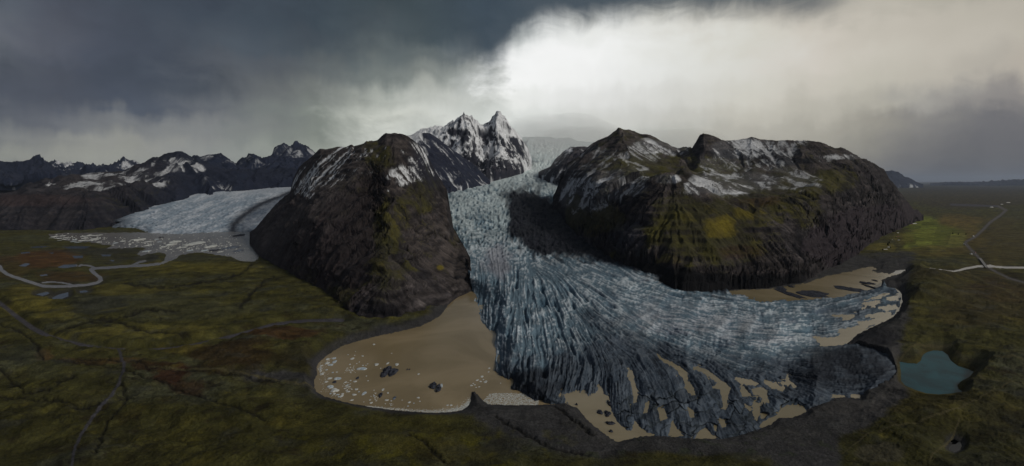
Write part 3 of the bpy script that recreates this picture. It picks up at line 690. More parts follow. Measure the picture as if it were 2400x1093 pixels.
GU, GV = np.meshgrid(gu, gv)
fx, fy = flow_field(GU, GV); fxs, fys = fx/du, fy/dv
wn = RNG.standard_normal(GU.shape)
fine = lic(wn, fxs, fys, 11, 1.4); med = lic(down(RNG.standard_normal(GU.shape), 2), fxs, fys, 16, 2.0); big = lic(down(RNG.standard_normal(GU.shape), 5), fxs, fys, 26, 2.5)
iso = down(RNG.standard_normal(GU.shape), 1)
crossb = lic(down(RNG.standard_normal(GU.shape), 4), -fys*du/dv, fxs*dv/du, 16, 2.0)
cross = lic(down(RNG.standard_normal(GU.shape), 1), -fys*du/dv, fxs*dv/du, 5, 1.3)
sd = sdist(GU, GV, G_OUT)
wob = fbm(GU/14, GV/14, 4, 5)*5 + fbm(GU/45, GV/45, 3, 6)*4
sdw = sd + wob*ss(GV, 640, 700)
for P in PONDS:
    m = near(GU, GV, P, 85); t = -sdist(GU[m], GV[m], P) + 1.6 + fbm(GU[m]/8, GV[m]/8, 4, 9)*3.5
    sdw[m] = np.minimum(sdw[m], np.where(t > 0, t*.55, t))
Yp = YG(GV); Zp = H - (GV-VH)*Yp/F
lake_side = ss(GV, 640, 690)
toe = ss(GV - np.interp(GU, [1150,1300,1450,1700,1900,2110], [900,900,880,880,900,840]), 0, 60)
crossb = crossb*ss(sd, 0, 40)
# blocks at the broken toe
vd, vid = voro(GU/40 + fbm(GU/40, GV/40, 3, 2)*.7, GV/30 + fbm(GU/40, GV/40, 3, 3)*.7, 4)
crk = toe*ss(GU, 1400, 1470)*ss(1930-GU, 0, 80)
lowz = ss(GV, 800, 860)*ss(GU, 1400, 1470)*ss(1930-GU, 0, 80); Zp = Zp*(1-.62*lowz)
pool = .8*crk*ss(GV, 880, 960)*ss(fbm(GU/90, GV/50, 3, 88), -.1, .25); sdw = np.where(pool > .3, np.minimum(sdw, (big+1.15)*7 + 14*(1-pool) + fbm(GU/9, GV/7, 3, 89)*3), sdw)
ramp_z = 0.62*sdw - 1.0
Zs = np.where(lake_side > 0, np.minimum(Zp, ramp_z*lake_side + Zp*(1-lake_side)), Zp)
Zs = np.where(sdw < 0, np.minimum(Zs, -2.5 - 0.2*np.clip(-sdw, 0, 15)), Zs)
Zs = np.where(GV < 640, Zp, Zs)
Zs = Zs - crk*2.6*(1-ss(vd, 0.01, 0.07))*ss(fbm(GU/60, GV/60, 2, 21), -.35, .15)
Yw = np.where(GV > 455, (H-Zs)*F/np.maximum(GV-VH, 1), Yp)
Xw = (GU-1200)/F*Yw
px = Yw/F                                   # metres per photo pixel here
moraine = sdist(GU, GV, [(1188,452),(1200,447),(1225,445),(1262,452),(1300,470),(1345,520),(1420,570),(1500,610),(1600,650),(1720,676),(1700,690),(1640,682),(1570,664),(1500,640),(1440,622),(1380,606),(1310,598),(1268,600),(1238,588),(1222,565),(1196,552),(1186,530),(1193,500),(1190,478)]) + fbm(GU/20, GV/20, 4, 31)*12
mor = ss(moraine, -4, 8)
rough = 1-mor*.1
med = med*(1+1.0*fbm(GU/24, GV/18, 3, 91)); hb = ss(GU, 1420, 1300)*ss(GV, 600, 700); ridge = -np.abs(med)*(0.5+.4*hb) + fine*(0.5-.15*hb)
slot = -ss(big, 0.7, 1.8)*(.5+.25*hb) - ss(med, 0.9, 1.9)*(.8+.3*hb)
deep = ss(GV, 600, 700)*ss(1450-GU, -120, 150)           # deep longitudinal crevasses of the central lobe
upper = 1-ss(GV, 560, 640)
dk_pre = ss(GV, 800, 880)
relief = (ridge*(0.55+0.9*deep-.30*upper) + slot*(0.5+1.6*deep) - np.maximum(crossb, 0)*.35 + iso*(0.16+.25*upper) + upper*(-np.abs(cross)*1.0 - np.abs(iso)*.9))*np.minimum(px, 3.2+4*ss(GV, 430, 380))*1.7*rough*(1+.5*dk_pre*(1-crk))
ef = ss(sdw, -1, 7)*(1-.35*crk)
Zw = Zs + relief*ef + mor*fbm(GU/22, GV/14, 6, 77, .6, True)*5.5*np.minimum(px, 3)
Zw = np.where((sdw < 0) & (GV > 640), np.minimum(Zw, -1.5), Zw)
Zw = np.where((GV <= 640), Zw - ss(-sd, -2, 6)*90*np.minimum(px/4, 1), Zw)
# colour: grey-blue ice, lilac white crests, black debris towards the snout
n = fbm(GU/50, GV/30, 5, 41); nb = fbm(GU/180, GV/90, 3, 42)
A = np.zeros(GU.shape+(3,)) + np.array((0.125, 0.185, 0.235))
cre = ridge*(1-.6*upper) + 0.35*iso + upper*(cross*.4+iso*.3-.3)
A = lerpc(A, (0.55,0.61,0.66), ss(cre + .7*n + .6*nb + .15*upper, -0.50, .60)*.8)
A = lerpc(A, (0.035,0.075,0.115), ss(-slot + .25*np.maximum(-ridge,0), .5, 1.6)*.75*(1-.4*upper))  # deep blue slots, crevasse shadow painted into the ice colour
q = dict(U=GU, V=GV)
A = lerpc(A, (0.09,0.12,0.17), ss(fbm(GU/70, GV/16, 5, 93), .1, .45)*ss(GU, 1350, 1500)*.6)
A = lerpc(A, (0.52,0.52,0.56), np.maximum(blob(q, 1640, 745, 190, 45, .4), blob(q, 1760, 790, 120, 22, .4)*.9)*ss(fine*.5+n+.2, -.5, .6)*.45)
A = lerpc(A, (0.52,0.60,0.61), ss(GV, 620, 470)*ss(iso*.35+n, -.9, .3)*.75)
A = lerpc(A, (0.80,0.89,0.89), ss(GV, 440, 385)*.9)
A = lerpc(A, (0.32,0.48,0.52), ss(GV, 430, 390)*ss(iso*.5+fine*.5, .3, 1.3)*.5)
A = lerpc(A, (0.30,0.29,0.33), blob(q, 1165, 610, 40, 40, .5)*.6)
dk = ss(GV - np.interp(GU, [1100,1155,1200,1300,1360,1450,1520,1600,1700,1800,1900,1990,2110], [850,850,850,840,815,780,800,830,850,850,830,780,720]) + 40*n + 12*big, -45, 25)
dk = np.maximum(dk, np.exp(-(ldist(GU, GV, [(1380,740),(1450,790),(1560,830),(1680,845),(1800,850),(1900,845),(2000,820)], 80)/22)**2)*(.55+.4*ss(big, -.5, .8)))
dk = np.maximum(dk, ss(GU, 1850, 2000)*.72*ss(n+.3*big, -.8, .3))
dk = np.maximum(dk, np.clip(1-ss(sdw, 1, 7), 0, 1)*.6*lake_side*ss(GU,1200,1300))
A = lerpc(A, (0.040,0.052,0.074), dk*.88)
dark2 = np.maximum(blob(q, 1970, 860, 150, 60, .3), blob(q, 1240, 900, 90, 40, .4))
A = lerpc(A, (0.016,0.017,0.022), dark2*.75*(1-.4*ss(n, 0, .4)))
A = lerpc(A, (0.115,0.140,0.175), dk*ss(med*.6 + n*1.8 + fine*.5 + .3*crk, .0, 1.4)*.66*(1-dark2*.75))
A = lerpc(A, (0.012,0.014,0.020), dk*ss(-med*.6 - fine*.5 - iso*.3, .3, 1.4)*.7)
A = lerpc(A, (0.035,0.045,0.055), crk*(1-ss(vd, .03, .15))*.9)
A = A*(1 + (vid-.5)*.5*crk)[..., None]
A = lerpc(A, (0.009,0.009,0.014), mor*.97)
A = lerpc(A, (0.030,0.030,0.042), mor*ss(fine*.5+iso*.4+n, .3, 1.4)*.5)
A = lerpc(A, (0.09,0.09,0.12), mor*ss(fbm(GU/5, GV/5, 3, 44), .28, .5)*.35)
# medial debris stripe and the ragged dark ticks beside the moraine
A = lerpc(A, (0.02,0.022,0.03), ss(moraine, -26, -2)*ss(med+.3*iso, .2, 1.0)*.75*(1-mor))
Yrim = 0
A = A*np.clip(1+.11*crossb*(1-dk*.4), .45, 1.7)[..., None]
M_keep = (sd > -14) | (GV < 640)
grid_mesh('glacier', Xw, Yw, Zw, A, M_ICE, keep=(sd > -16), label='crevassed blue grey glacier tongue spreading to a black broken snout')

# second glacier, far left
G2 = [(710,432),(600,436),(540,445),(480,455),(420,470),(340,502),(300,516),(268,526),(262,534),(290,534),(312,536),(335,545),(350,550),(400,553),(430,551),(470,549),(520,547),(545,546),(600,548),(640,500),(720,440)]
gu = np.arange(215, 722, 1.9); gv = np.arange(429, 562, 0.75)
U2, V2 = np.meshgrid(gu, gv); s2 = sdist(U2, V2, G2, 1.6) + fbm(U2/12, V2/8, 4, 3)*4
Yp2 = np.interp(V2, [425,433,440,450,480,520,552,565], [8200,7400,6700,6050,5150,4300,3760,3550]); Zp2 = H-(V2-VH)*Yp2/F
lw2 = ss(V2, 508, 546); Zs2 = Zp2*(1-lw2) + lw2*np.minimum(Zp2, s2*1.1-3); Zs2 = np.where((s2 < 0) & (V2 > 520), -5, Zs2)
Y2 = (H-Zs2)*F/(V2-VH); X2 = (U2-1200)/F*Y2
f2x = np.full(U2.shape, -1.0)/1.9; f2y = (0.35 - 0.2*ss(U2, 500, 680))/0.75
s_f = lic(RNG.standard_normal(U2.shape), f2x, f2y, 4, 1.2); s_m = lic(down(RNG.standard_normal(U2.shape), 2), f2x, f2y, 12, 1.6)
i2 = down(RNG.standard_normal(U2.shape), 1)
Z2 = Zs2 + (-np.abs(i2)*2.0 - np.abs(s_f)*4.0 - np.abs(s_m)*3.0)*ss(s2, 0, 5)*ss(V2, 432, 450)
A = np.zeros(U2.shape+(3,)) + np.array((0.27,0.33,0.40))
A = lerpc(A, (0.55,0.59,0.65), ss(-i2*.25 + s_m*.6+s_f*.3, -.6, .9)*.8)
A = lerpc(A, (0.09,0.13,0.20), ss(i2*.4+s_f*.7, .4, 1.5)*.7*ss(V2, 460, 510))
A = lerpc(A, (0.50,0.53,0.58), ss(V2, 470, 440)*.6)
md = ldist(U2, V2, [(700,441),(655,460),(610,478),(575,500),(548,525),(545,545)], 60)
A = lerpc(A, (0.02,0.022,0.032), np.exp(-(md/(4+.10*np.maximum(V2-440,0)))**2)*.95)
A = lerpc(A, (0.05,0.065,0.10), ss(U2 - np.interp(V2, [441,460,478,500,525,545], [700,655,610,575,552,545]), 0, 25)*.6)
A = lerpc(A, (0.04,0.05,0.07), ss(330-U2, 0, 60)*.75)
grid_mesh('glacier', X2, Y2, Z2, A, M_ICE, keep=(s2 > -14), label='smaller pale glacier descending to the lake at left')

# ================================================================== GROUND
LAKE1 = [(1110,684),(1100,684),(1090,685),(1072,691),(1058,706),(1045,724),(1030,742),(1010,754),(985,765),(955,773),(915,782),(880,789),(850,797),(825,804),(800,812),(780,824),(765,834),(748,850),(742,862),(743,878),(737,890),(737,905),(741,918),(760,930),(790,938),(830,948),(870,955),(900,959),(960,965),(1010,968),(1050,967),(1075,964),(1092,957),(1102,945),(1104,930),(1106,919),(1113,919),(1122,928),(1132,940),(1145,948),(1180,950),(1245,950),(1300,948),(1360,940),(1400,850),(1300,700),(1150,665)]
POND_F = [(1322,925),(1318,940),(1335,950),(1352,957),(1362,967),(1378,987),(1400,1005),(1428,1026),(1448,1037),(1475,1030),(1500,1024),(1560,1022),(1620,1026),(1690,1026),(1740,1014),(1783,1003),(1808,996),(1825,980),(1855,980),(1890,968),(1890,958),(1960,930),(2015,934),(2020,920),(1900,860),(1600,800),(1400,850),(1322,900)]
LAKE_NE = [(1640,684),(1700,681),(1800,678),(1890,664),(1940,647),(1975,640),(1998,636),(2020,628),(2045,626),(2058,632),(2040,634),(2060,640),(2085,642),(2100,637),(2115,636),(2112,640),(2098,645),(2078,651),(2066,658),(2068,668),(2080,676),(2098,676),(2112,686),(2116,706),(2108,726),(2094,742),(2078,752),(2050,764),(2010,784),(1990,802),(1972,810),(1935,812),(1900,790),(1850,740),(1700,700)]
TURQ = [(2108,848),(2125,851),(2148,853),(2158,846),(2162,834),(2172,826),(2188,822),(2208,823),(2222,832),(2228,845),(2245,858),(2270,866),(2282,872),(2272,884),(2252,894),(2244,903),(2246,912),(2256,918),(2235,922),(2200,925),(2170,922),(2145,914),(2122,904),(2112,893),(2111,870)]
LAKE2 = [(112,550),(150,546),(240,546),(340,545),(560,540),(590,538),(598,560),(603,585),(607,606),(596,613),(570,613),(555,608),(540,602),(510,598),(470,592),(440,595),(418,600),(412,608),(395,613),(385,619),(372,620),(385,611),(390,600),(386,594),(370,592),(350,596),(330,600),(322,596),(330,588),(345,584),(330,580),(300,582),(250,583),(262,576),(240,573),(212,568),(170,566),(130,560)]
SMALL = [[(70,579),(95,577),(118,578),(100,581),(75,581)],[(145,579),(180,577),(212,578),(200,583),(160,583)],[(168,600),(195,599),(194,605),(175,606)],[(42,624),(60,617),(72,619),(60,625)],[(48,592),(70,591),(70,594),(50,595)],[(133,627),(150,621),(180,620),(182,625),(150,629)],[(235,597),(262,597),(258,601),(240,601)],[(186,682),(200,681),(208,683),(200,686),(188,686)],[(122,698),(140,690),(160,685),(160,695),(145,701),(124,701)],[(84,690),(110,684),(118,688),(100,694)],[(255,610),(268,610),(266,614)],[(112,593),(126,592),(124,595)],[(92,645),(110,643),(112,646),(96,648)]]
TARN = [[(2229,1041),(2240,1033),(2252,1037),(2254,1046),(2250,1056),(2238,1062),(2226,1056),(2224,1047)],[(2228,1034),(2236,1029),(2243,1033),(2236,1038),(2229,1038)]]
STREAMS = [([(372,619),(345,622),(310,624),(265,627),(225,629),(213,632),(222,642),(234,650),(236,657),(228,663),(205,668),(165,671),(130,672),(100,671),(82,665),(60,658),(35,650),(15,642),(4,634),(0,626),(-20,610)], 5.0),
 ([(225,629),(208,623),(190,622),(186,624)], 3.0), ([(100,663),(125,661),(150,664),(170,668)], 2.6), ([(340,612),(325,615),(312,622)], 3.5),
 ([(2180,631),(2205,634),(2235,638),(2262,630),(2290,625),(2320,624),(2350,627),(2400,628),(2600,622)], 4.0), ([(2100,637),(2120,634)], 3.0)]
ROAD_L = [(-200,590),(-60,668),(0,712),(20,728),(45,748),(75,770),(110,788),(150,802),(200,813),(250,821),(300,824),(350,824),(400,820),(450,812),(520,797),(580,781),(640,763),(680,757),(720,753),(800,752)]
TRACK_L = [(273,824),(280,842),(285,860),(291,875),(290,890),(283,910),(280,925),(262,950),(235,975),(212,1005),(195,1030),(178,1060),(172,1095),(165,1150)]
ROAD_R = [(2600,720),(2400,663),(2365,653),(2335,638),(2318,628),(2305,617),(2290,600),(2275,585),(2263,572),(2264,567),(2285,556),(2305,538),(2320,522),(2345,505),(2358,493),(2340,484),(2290,482),(2230,480)]
PATHS = [[(2110,845),(2150,820),(2180,816),(2215,818),(2234,820),(2240,835),(2262,850),(2300,862),(2311,870),(2300,880),(2292,890),(2298,902),(2320,913),(2360,919),(2400,918),(2600,915)],
 [(2060,1025),(2140,1010),(2220,995),(2290,975),(2330,945),(2370,922)],[(1975,1075),(2010,1050),(2035,1030)],[(2311,870),(2400,876)],[(2250,640),(2290,658),(2330,680),(2370,700),(2410,715)],
 [(780,910),(700,918),(620,905),(520,893),(430,885),(350,880)],[(2180,1093),(2245,1012),(2248,1005)]]

du = 2.1
gu = np.concatenate([np.arange(-900, -40, 14), np.arange(-40, 2440, du), np.arange(2440, 3300, 14)])
gv = np.concatenate([[426.2,427,428], np.arange(429, 560, 1.0), np.arange(560, 1110, 1.5), np.arange(1112, 1500, 12)])
GU, GV = np.meshgrid(gu, gv)
Yw = H*F/(GV-VH); Xw = (GU-1200)/F*Yw
q = dict(U=GU, V=GV)
WATER = 0*GU - 60.0; WM = []; Xg, Yg = Xw, Yw
LAKES = [LAKE1, POND_F, LAKE_NE, TURQ, LAKE2] + SMALL + TARN
for i, P in enumerate(LAKES):
    wv = 0.6 if i in (0, 3) else 1.6
    s = sdist_l(GU, GV, P, 60, 1.0 if GV.max() < 0 else (1.5 if i in (4,) or 4 < i else 1.0))
    m = s > -59
    t = s.copy(); t[m] = s[m] + fbm(GU[m]/10, GV[m]/6, 4, 100+i)*(.5 if i >= 5 else .7 if i == 3 else (2.0+wv))
    WATER = np.maximum(WATER, t); WM.append(t)
for pts, wd in STREAMS:
    d_ = ldist(GU, GV, pts, 60, 1.7); m = d_ < 59
    t = -60 + 0*GU; t[m] = wd - d_[m] + fbm(GU[m]/14, GV[m]/8, 3, 120)*1.6
    WATER = np.maximum(WATER, t); WM.append(t)
# relief
px = Yw/F
n1 = fbm(Xw/170, Yw/170, 6, 200, .55); n2 = fbm(Xw/60, Yw/60, 5, 210, .6, True); n3 = fbm(Xw/700, Yw/700, 4, 220)
nearness = ss(Yw, 3500, 900)
hum = (6+15*n1+6*n2)*(.35+.65*nearness) + 6*n3 + ss(Yw, 4000, 9000)*10*n3
plainR = ss(GU, 2150, 2250)*ss(GV, 660, 620); plainL = ss(420-GU, 0, 200)*ss(GV, 690, 640)
hum = hum + fbm(Xw/22, Yw/22, 4, 215, .55, True)*1.6*ss(Yw, 1900, 900)
hum = hum*(1-.85*np.maximum(plainR, plainL))
shore = ss(GV, 905, 935)*ss(GU, 640, 720)*ss(2080-GU, 0, 120)
hum = hum*(1-.55*shore)
hills = [(2195,655,60,28,34),(2160,700,55,22,22),(2250,700,90,14,14),(2340,825,130,36,15),(2390,870,90,34,12),(2180,765,160,30,10),(2340,960,120,30,14),(2080,790,60,14,10),(560,855,180,42,14),(640,820,100,30,12),(1113,925,12,9,16),(330,925,60,30,8),(120,880,90,25,8),(160,960,120,25,8),(420,990,120,30,9),(350,720,160,30,8),(850,1050,160,25,8),(2200,980,160,20,8)]
for (u, v, ru, rv, h) in hills:
    hum = hum + h*np.exp(-(((GU-u)/ru)**2+((GV-v)/rv)**2))*(1+.25*n1)
hum = hum*(1-.93*np.exp(-((GU-2240)/60)**2-((GV-1052)/45)**2))
# incised channels, dark and winding
CH = [[(0,770),(60,790),(90,830),(100,860),(200,870),(280,885),(330,905),(400,930),(500,960),(620,1000)],[(350,880),(430,888),(520,900),(640,912)],[(120,790),(200,770),(260,765),(300,775),(360,790),(440,800)],[(0,885),(40,915),(60,940),(110,935),(170,900)],
      [(285,930),(300,960),(250,1010),(220,1093)],[(180,860),(250,862),(330,870),(350,890)],[(290,672),(380,680),(440,675),(520,662),(575,640),(590,620)],[(210,762),(270,760),(340,745),(420,740)],[(560,730),(600,680),(640,650)],[(960,1040),(1000,1060),(1040,1093)],[(1160,985),(1220,1020),(1290,1060),(1380,1075)],[(1300,960),(1350,1000),(1390,1030)],[(0,945),(120,965),(200,975),(290,960)]]
chan = 0*GU
for c_ in CH:
    d_ = ldist(GU + fbm(GU/18, GV/10, 3, 301)*9, GV + fbm(GU/18, GV/10, 3, 302)*6, c_, 40, 1.6)
    chan = np.maximum(chan, np.exp(-(d_/4.5)**2))
hum = hum - chan*3.5
road = np.minimum(ldist(GU, GV, ROAD_L, 60, 1.9)-6.0*ss(GV, 560, 800)-1, ldist(GU, GV, ROAD_R, 60, 1.7)-3.4)
track = ldist(GU, GV, TRACK_L, 60, 1.0)-3.0
paths = np.full(GU.shape, 60.0)
for p_ in PATHS: paths = np.minimum(paths, ldist(GU, GV, p_, 60, 1.4)-2.0)
Zw = np.maximum(hum, -1.0)+2.2
bank = ss(-WATER, 0, 22)
Zw = Zw*bank*1.0 + 1.2
Zw = Zw*(1-ss(-road, -16, 0)*.9)
Zw = np.where(WATER > 0, -0.6-np.minimum(WATER, 12)*.35, np.minimum(Zw, 0.25+(-WATER)*0.9*np.maximum(px*.8,.8)))
wall = ldist(GU, GV, [(1000,762),(955,778),(900,789),(850,802),(800,818),(770,836),(748,858)], 40)      # steep gravel bank of the brown lake
Zw = Zw + ss(WATER, -2, -9)*np.exp(-(wall/16)**2)*7
hidden = sdist_l(GU, GV, G_OUT, 30)
Zw = np.where(hidden > 8, np.minimum(Zw, -6), Zw)
# colour
A = np.zeros(GU.shape+(3,)) + np.array((0.040,0.040,0.013))
m1 = fbm(Xw/130, Yw/90, 6, 230, .6); m2 = fbm(Xw/45, Yw/45, 6, 240, .6); m3 = fbm(Xw/380, Yw/300, 5, 250)
A = lerpc(A, (0.066,0.062,0.012), ss(m1+.4*m2, .0, .5)*.8)
A = lerpc(A, (0.036,0.040,0.028), ss(m3+.6*m1, .02, .4)*.85)            # grey woolly moss
A = lerpc(A, (0.020,0.016,0.009), ss(-m2-.5*m1, .12, .45)*.8)
cr1 = np.abs(fbm(Xw/120, Yw/70, 5, 260, .55)); cr2 = np.abs(fbm(Xw/60+9, Yw/34, 4, 261, .55))
A = lerpc(A, (0.014,0.012,0.008), np.maximum(ss(.05-cr1, 0, .05)*.8, ss(.05-cr2, 0, .05)*.5)*ss(m3+m1, -.4, .3))
A = lerpc(A, (0.052,0.056,0.044), ss(fbm(Xw/24, Yw/20, 5, 262, .65), .08, .4)*ss(m3+.6*m1, -.1, .3)*.6)
A = lerpc(A, (0.10,0.085,0.012), ss(m2 - .3*m3, .28, .6)*.45*ss(GV, 640, 760))
for (u, v, ru, rv, k, c_) in [(100,610,110,28,.9,(0.062,0.030,0.013)),(160,650,90,16,.7,(0.05,0.028,0.013)),(30,630,60,30,.5,(0.05,0.032,0.014)),(70,690,60,25,.6,(0.075,0.066,0.014)),(60,720,80,25,.7,(0.10,0.088,0.015)),(120,740,60,20,.5,(0.10,0.088,0.015)),(460,630,160,16,.7,(0.085,0.076,0.014)),(300,690,120,16,.6,(0.082,0.074,0.018)),
   (330,790,200,18,.7,(0.085,0.078,0.018)),(420,730,200,38,.6,(0.042,0.045,0.028)),(240,730,90,26,.8,(0.030,0.033,0.030)),(650,800,120,26,.9,(0.042,0.022,0.010)),(560,860,170,36,.85,(0.028,0.018,0.008)),(700,860,60,36,.7,(0.020,0.018,0.009)),(400,900,50,35,.9,(0.030,0.013,0.008)),(360,880,50,16,.8,(0.028,0.014,0.008)),(440,930,50,20,.7,(0.026,0.012,0.008)),
   (230,865,140,10,.6,(0.05,0.026,0.012)),(100,845,30,22,.7,(0.06,0.032,0.014)),(430,830,60,22,.5,(0.085,0.07,0.012)),(60,850,70,30,.7,(0.028,0.032,0.026)),(130,890,90,25,.5,(0.038,0.042,0.026)),(60,560,80,10,.6,(0.045,0.05,0.03)),(250,590,140,10,.7,(0.026,0.028,0.032)),(330,608,50,9,.9,(0.028,0.03,0.032)),(460,605,60,8,.7,(0.036,0.038,0.026)),(270,605,60,14,.5,(0.03,0.03,0.03)),
   (850,840,2,2,0,(0,0,0)),(900,1040,260,50,.5,(0.060,0.056,0.010)),(1050,1070,160,30,.5,(0.052,0.046,0.010)),(1180,1040,60,40,.6,(0.03,0.03,0.03)),(2230,545,110,44,.7,(0.105,0.080,0.018)),(2185,560,85,34,.95,(0.095,0.115,0.016)),(2165,525,60,18,.9,(0.09,0.115,0.016)),(2200,590,90,14,.7,(0.080,0.066,0.018)),(2330,570,120,60,.5,(0.060,0.046,0.020)),(2250,515,70,16,.6,(0.085,0.060,0.020)),(2120,560,36,16,.6,(0.09,0.08,0.016)),(2065,582,34,14,.8,(0.09,0.08,0.016)),
   (2300,460,260,30,.7,(0.034,0.028,0.026)),(2250,660,160,36,.55,(0.034,0.026,0.013)),(2350,690,120,30,.6,(0.036,0.022,0.014)),(2330,740,200,50,.6,(0.036,0.028,0.013)),(2160,770,80,16,.5,(0.045,0.042,0.012)),(2330,1000,200,60,.5,(0.034,0.030,0.010)),(2150,960,120,40,.5,(0.045,0.038,0.012)),(2180,1040,120,40,.5,(0.036,0.036,0.010)),(2170,925,100,14,.6,(0.065,0.056,0.014))]:
    if k: A = lerpc(A, c_, ss(blob(q, u, v, ru, rv, .5, 300, .8)*1.25+.25*m2, .1, .8)*k)
# fields of the farms as tilted strips
st = hash2(np.floor((GU+GV*.3)/38), np.floor(GV/9), 5)
fm = np.maximum(blob(q, 2180, 555, 90, 46, .15, 310, .4), 0)
A = A*(1+(st-.5)*.75*fm)[..., None]
# gravel: shore, outwash, moraine banks
M_ = 0
GRAV = (0.046,0.045,0.048)
gpoly = [(560,905),(700,905),(735,930),(830,955),(1000,975),(1110,985),(1115,1000),(1160,1020),(1250,1050),(1400,1080),(1560,1070),(1700,1075),(1800,1090),(1960,1200),(1970,1040),(2060,1000),(2130,950),(2125,900),(2110,840),(2110,800),(2130,760),(2120,700),(2140,600),(1900,600),(1100,600),(1000,750),(820,800),(740,850),(720,890),(640,900)]
gy = A.mean(-1, keepdims=True); A = (A*.86+gy*.14)*np.array((1.62,1.54,1.22)); A = A*(1+.35*fbm(Xw/16, Yw/14, 4, 266, .6)*ss(px, 2.2, 1.2))[..., None]; A = A*(1+.62*np.clip(fbm(Xw/70, Yw/55, 6, 265, .62)*1.6+.35*m3, -.75, 1.0))[..., None]
mo1 = fbm(Xw/95, Yw/80, 6, 267, .6); A = lerpc(A, (0.135,0.118,0.026), ss(mo1, .12, .5)*.45); A = lerpc(A, (0.050,0.052,0.046), ss(-mo1, .10, .45)*.55)
A = A*(1-.25*ss(GV, 850, 1060))[..., None]  # darkening towards the camera put into the ground colour
gs_ = sdist(GU, GV, gpoly) + 26*m1 + 10*m2
gm = ss(gs_, -12, 8)
A = lerpc(A, GRAV, gm*.92)
A = A*(1 + gm*.35*m2 + gm*.30*ss(np.abs(fbm(Xw/110, Yw/40, 4, 270)), .1, 0))[..., None]
A = lerpc(A, (0.075,0.070,0.066), gm*np.maximum(blob(q, 1980, 960, 120, 28, .4)*.6, blob(q, 2095, 890, 26, 70, .4)*.3))
A = lerpc(A, (0.022,0.022,0.026), gm*blob(q, 2040, 805, 80, 22, .3)*.8)
A = lerpc(A, GRAV, ss(-WATER, 16, 5)*(ss(GV, 640, 700))*.8*(1-blob(q, 2190, 880, 140, 70, .2)))
A = lerpc(A, (0.07,0.058,0.014), ss(-WATER, 14, 3)*blob(q, 2200, 875, 140, 70, .2)*.7)
A = lerpc(A, (0.042,0.05,0.030), ss(fbm(Xw/30, Yw/30, 4, 281), .15, .4)*gm*ss(GV, 1000, 1060)*.7)
A = lerpc(A, (0.085,0.078,0.012), ss(fbm(Xw/40, Yw/40, 5, 282), .1, .35)*ss(GV, 985, 1050)*ss(1500-GU, 0, 400)*ss(GU, 500, 700)*.75)
A = lerpc(A, (0.012,0.011,0.009), chan*.8)
A = lerpc(A, (0.078,0.074,0.088), ss(-road, -1.5, .5)*.95)
A = lerpc(A, (0.066,0.064,0.078), ss(-track, -1.5, .8)*.85)
A = lerpc(A, (0.095,0.082,0.040), ss(-paths, -1.2, .6)*.75)
A = lerpc(A, (0.13,0.12,0.11), ss(-(ldist(GU, GV, ROAD_R[:16], 60, 1.7)-2.6), -1, .4)*.8)
A = lerpc(A, (0.06,0.055,0.035), blob(q, 2060, 1080, 60, 30, .2, 3, .25)*0.9*np.array(1.0))
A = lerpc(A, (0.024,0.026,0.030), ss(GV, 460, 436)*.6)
A = lerpc(A, (0.09,0.085,0.07), np.where(WATER > -1.5, 1.0, 0)*.25*ss(GV, 900, 700))
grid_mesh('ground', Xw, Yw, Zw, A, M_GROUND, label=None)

# ------------------------------------------------------------------ water sheets
def sheet(name, wmask, mat, label, z=0.0):
    k_ = wmask > -5
    r_ = np.where(k_.any(1))[0]; c_ = np.where(k_.any(0))[0]
    sl_ = (slice(max(r_[0]-1, 0), r_[-1]+2), slice(max(c_[0]-1, 0), c_[-1]+2))
    o = grid_mesh(name, Xg[sl_], Yg[sl_], Xg[sl_]*0+z, Xg[sl_][..., None]*0+1.0, mat, keep=k_[sl_], label=label)
    return o
W_BROWN = water_mat('silty_brown_water', (0.34,0.262,0.150), 0.2, 0.45, 0.06, 0.08, (0.25,0.19,0.10))
W_TAN = water_mat('pale_silt_water', (0.33,0.27,0.165), 0.22, 0.6, 0.05, 0.08, (0.23,0.185,0.10))
W_TURQ = water_mat('turquoise_lake_water', (0.014,0.085,0.11), 0.3, 0.03, 0.05, 0.1, (0.008,0.045,0.060), .009)
W_GREY = water_mat('grey_lagoon_water', (0.27,0.255,0.235), 0.2, 0.6, 0.05, 0.03, (0.19,0.18,0.17))
W_BLUE = water_mat('pool_water', (0.055,0.080,0.110), 0.15, 0.5, 0.05, 0.1)
W_DARK = water_mat('black_tarn_water', (0.006,0.007,0.012), 0.2, 0.2, 0.05, 0.1)
sheet('lake', WM[0], W_BROWN, 'silty brown lake with ice floes below the pyramid mountain')
sheet('lake', WM[1], W_TAN, 'tan meltwater pools among the broken black glacier snout', 0.02)
sheet('lake', WM[2], W_TAN, 'pale tan lake between the glacier and the massif cliff', 0.04)
sheet('lake', WM[3], W_TURQ, 'small turquoise lake in green hollow at right')
sheet('lake', WM[4], W_GREY, 'grey lagoon in front of the far left glacier', 0.05)
for i in range(5, 5+len(SMALL)): sheet('pool', WM[i], W_BLUE, 'shallow pool on the brown river plain', 0.0)
for i in range(5+len(SMALL), len(LAKES)): sheet('pool', WM[i], W_DARK, 'tiny black tarn in the moss at lower right')
L0 = len(LAKES)
sheet('river', np.maximum.reduce(WM[L0:L0+4]), W_GREY, 'winding grey river on the left plain', 0.10)
sheet('river', np.maximum(WM[L0+4], WM[L0+5]), W_GREY, 'thin pale river crossing the right plain', 0.10)
print('land built')

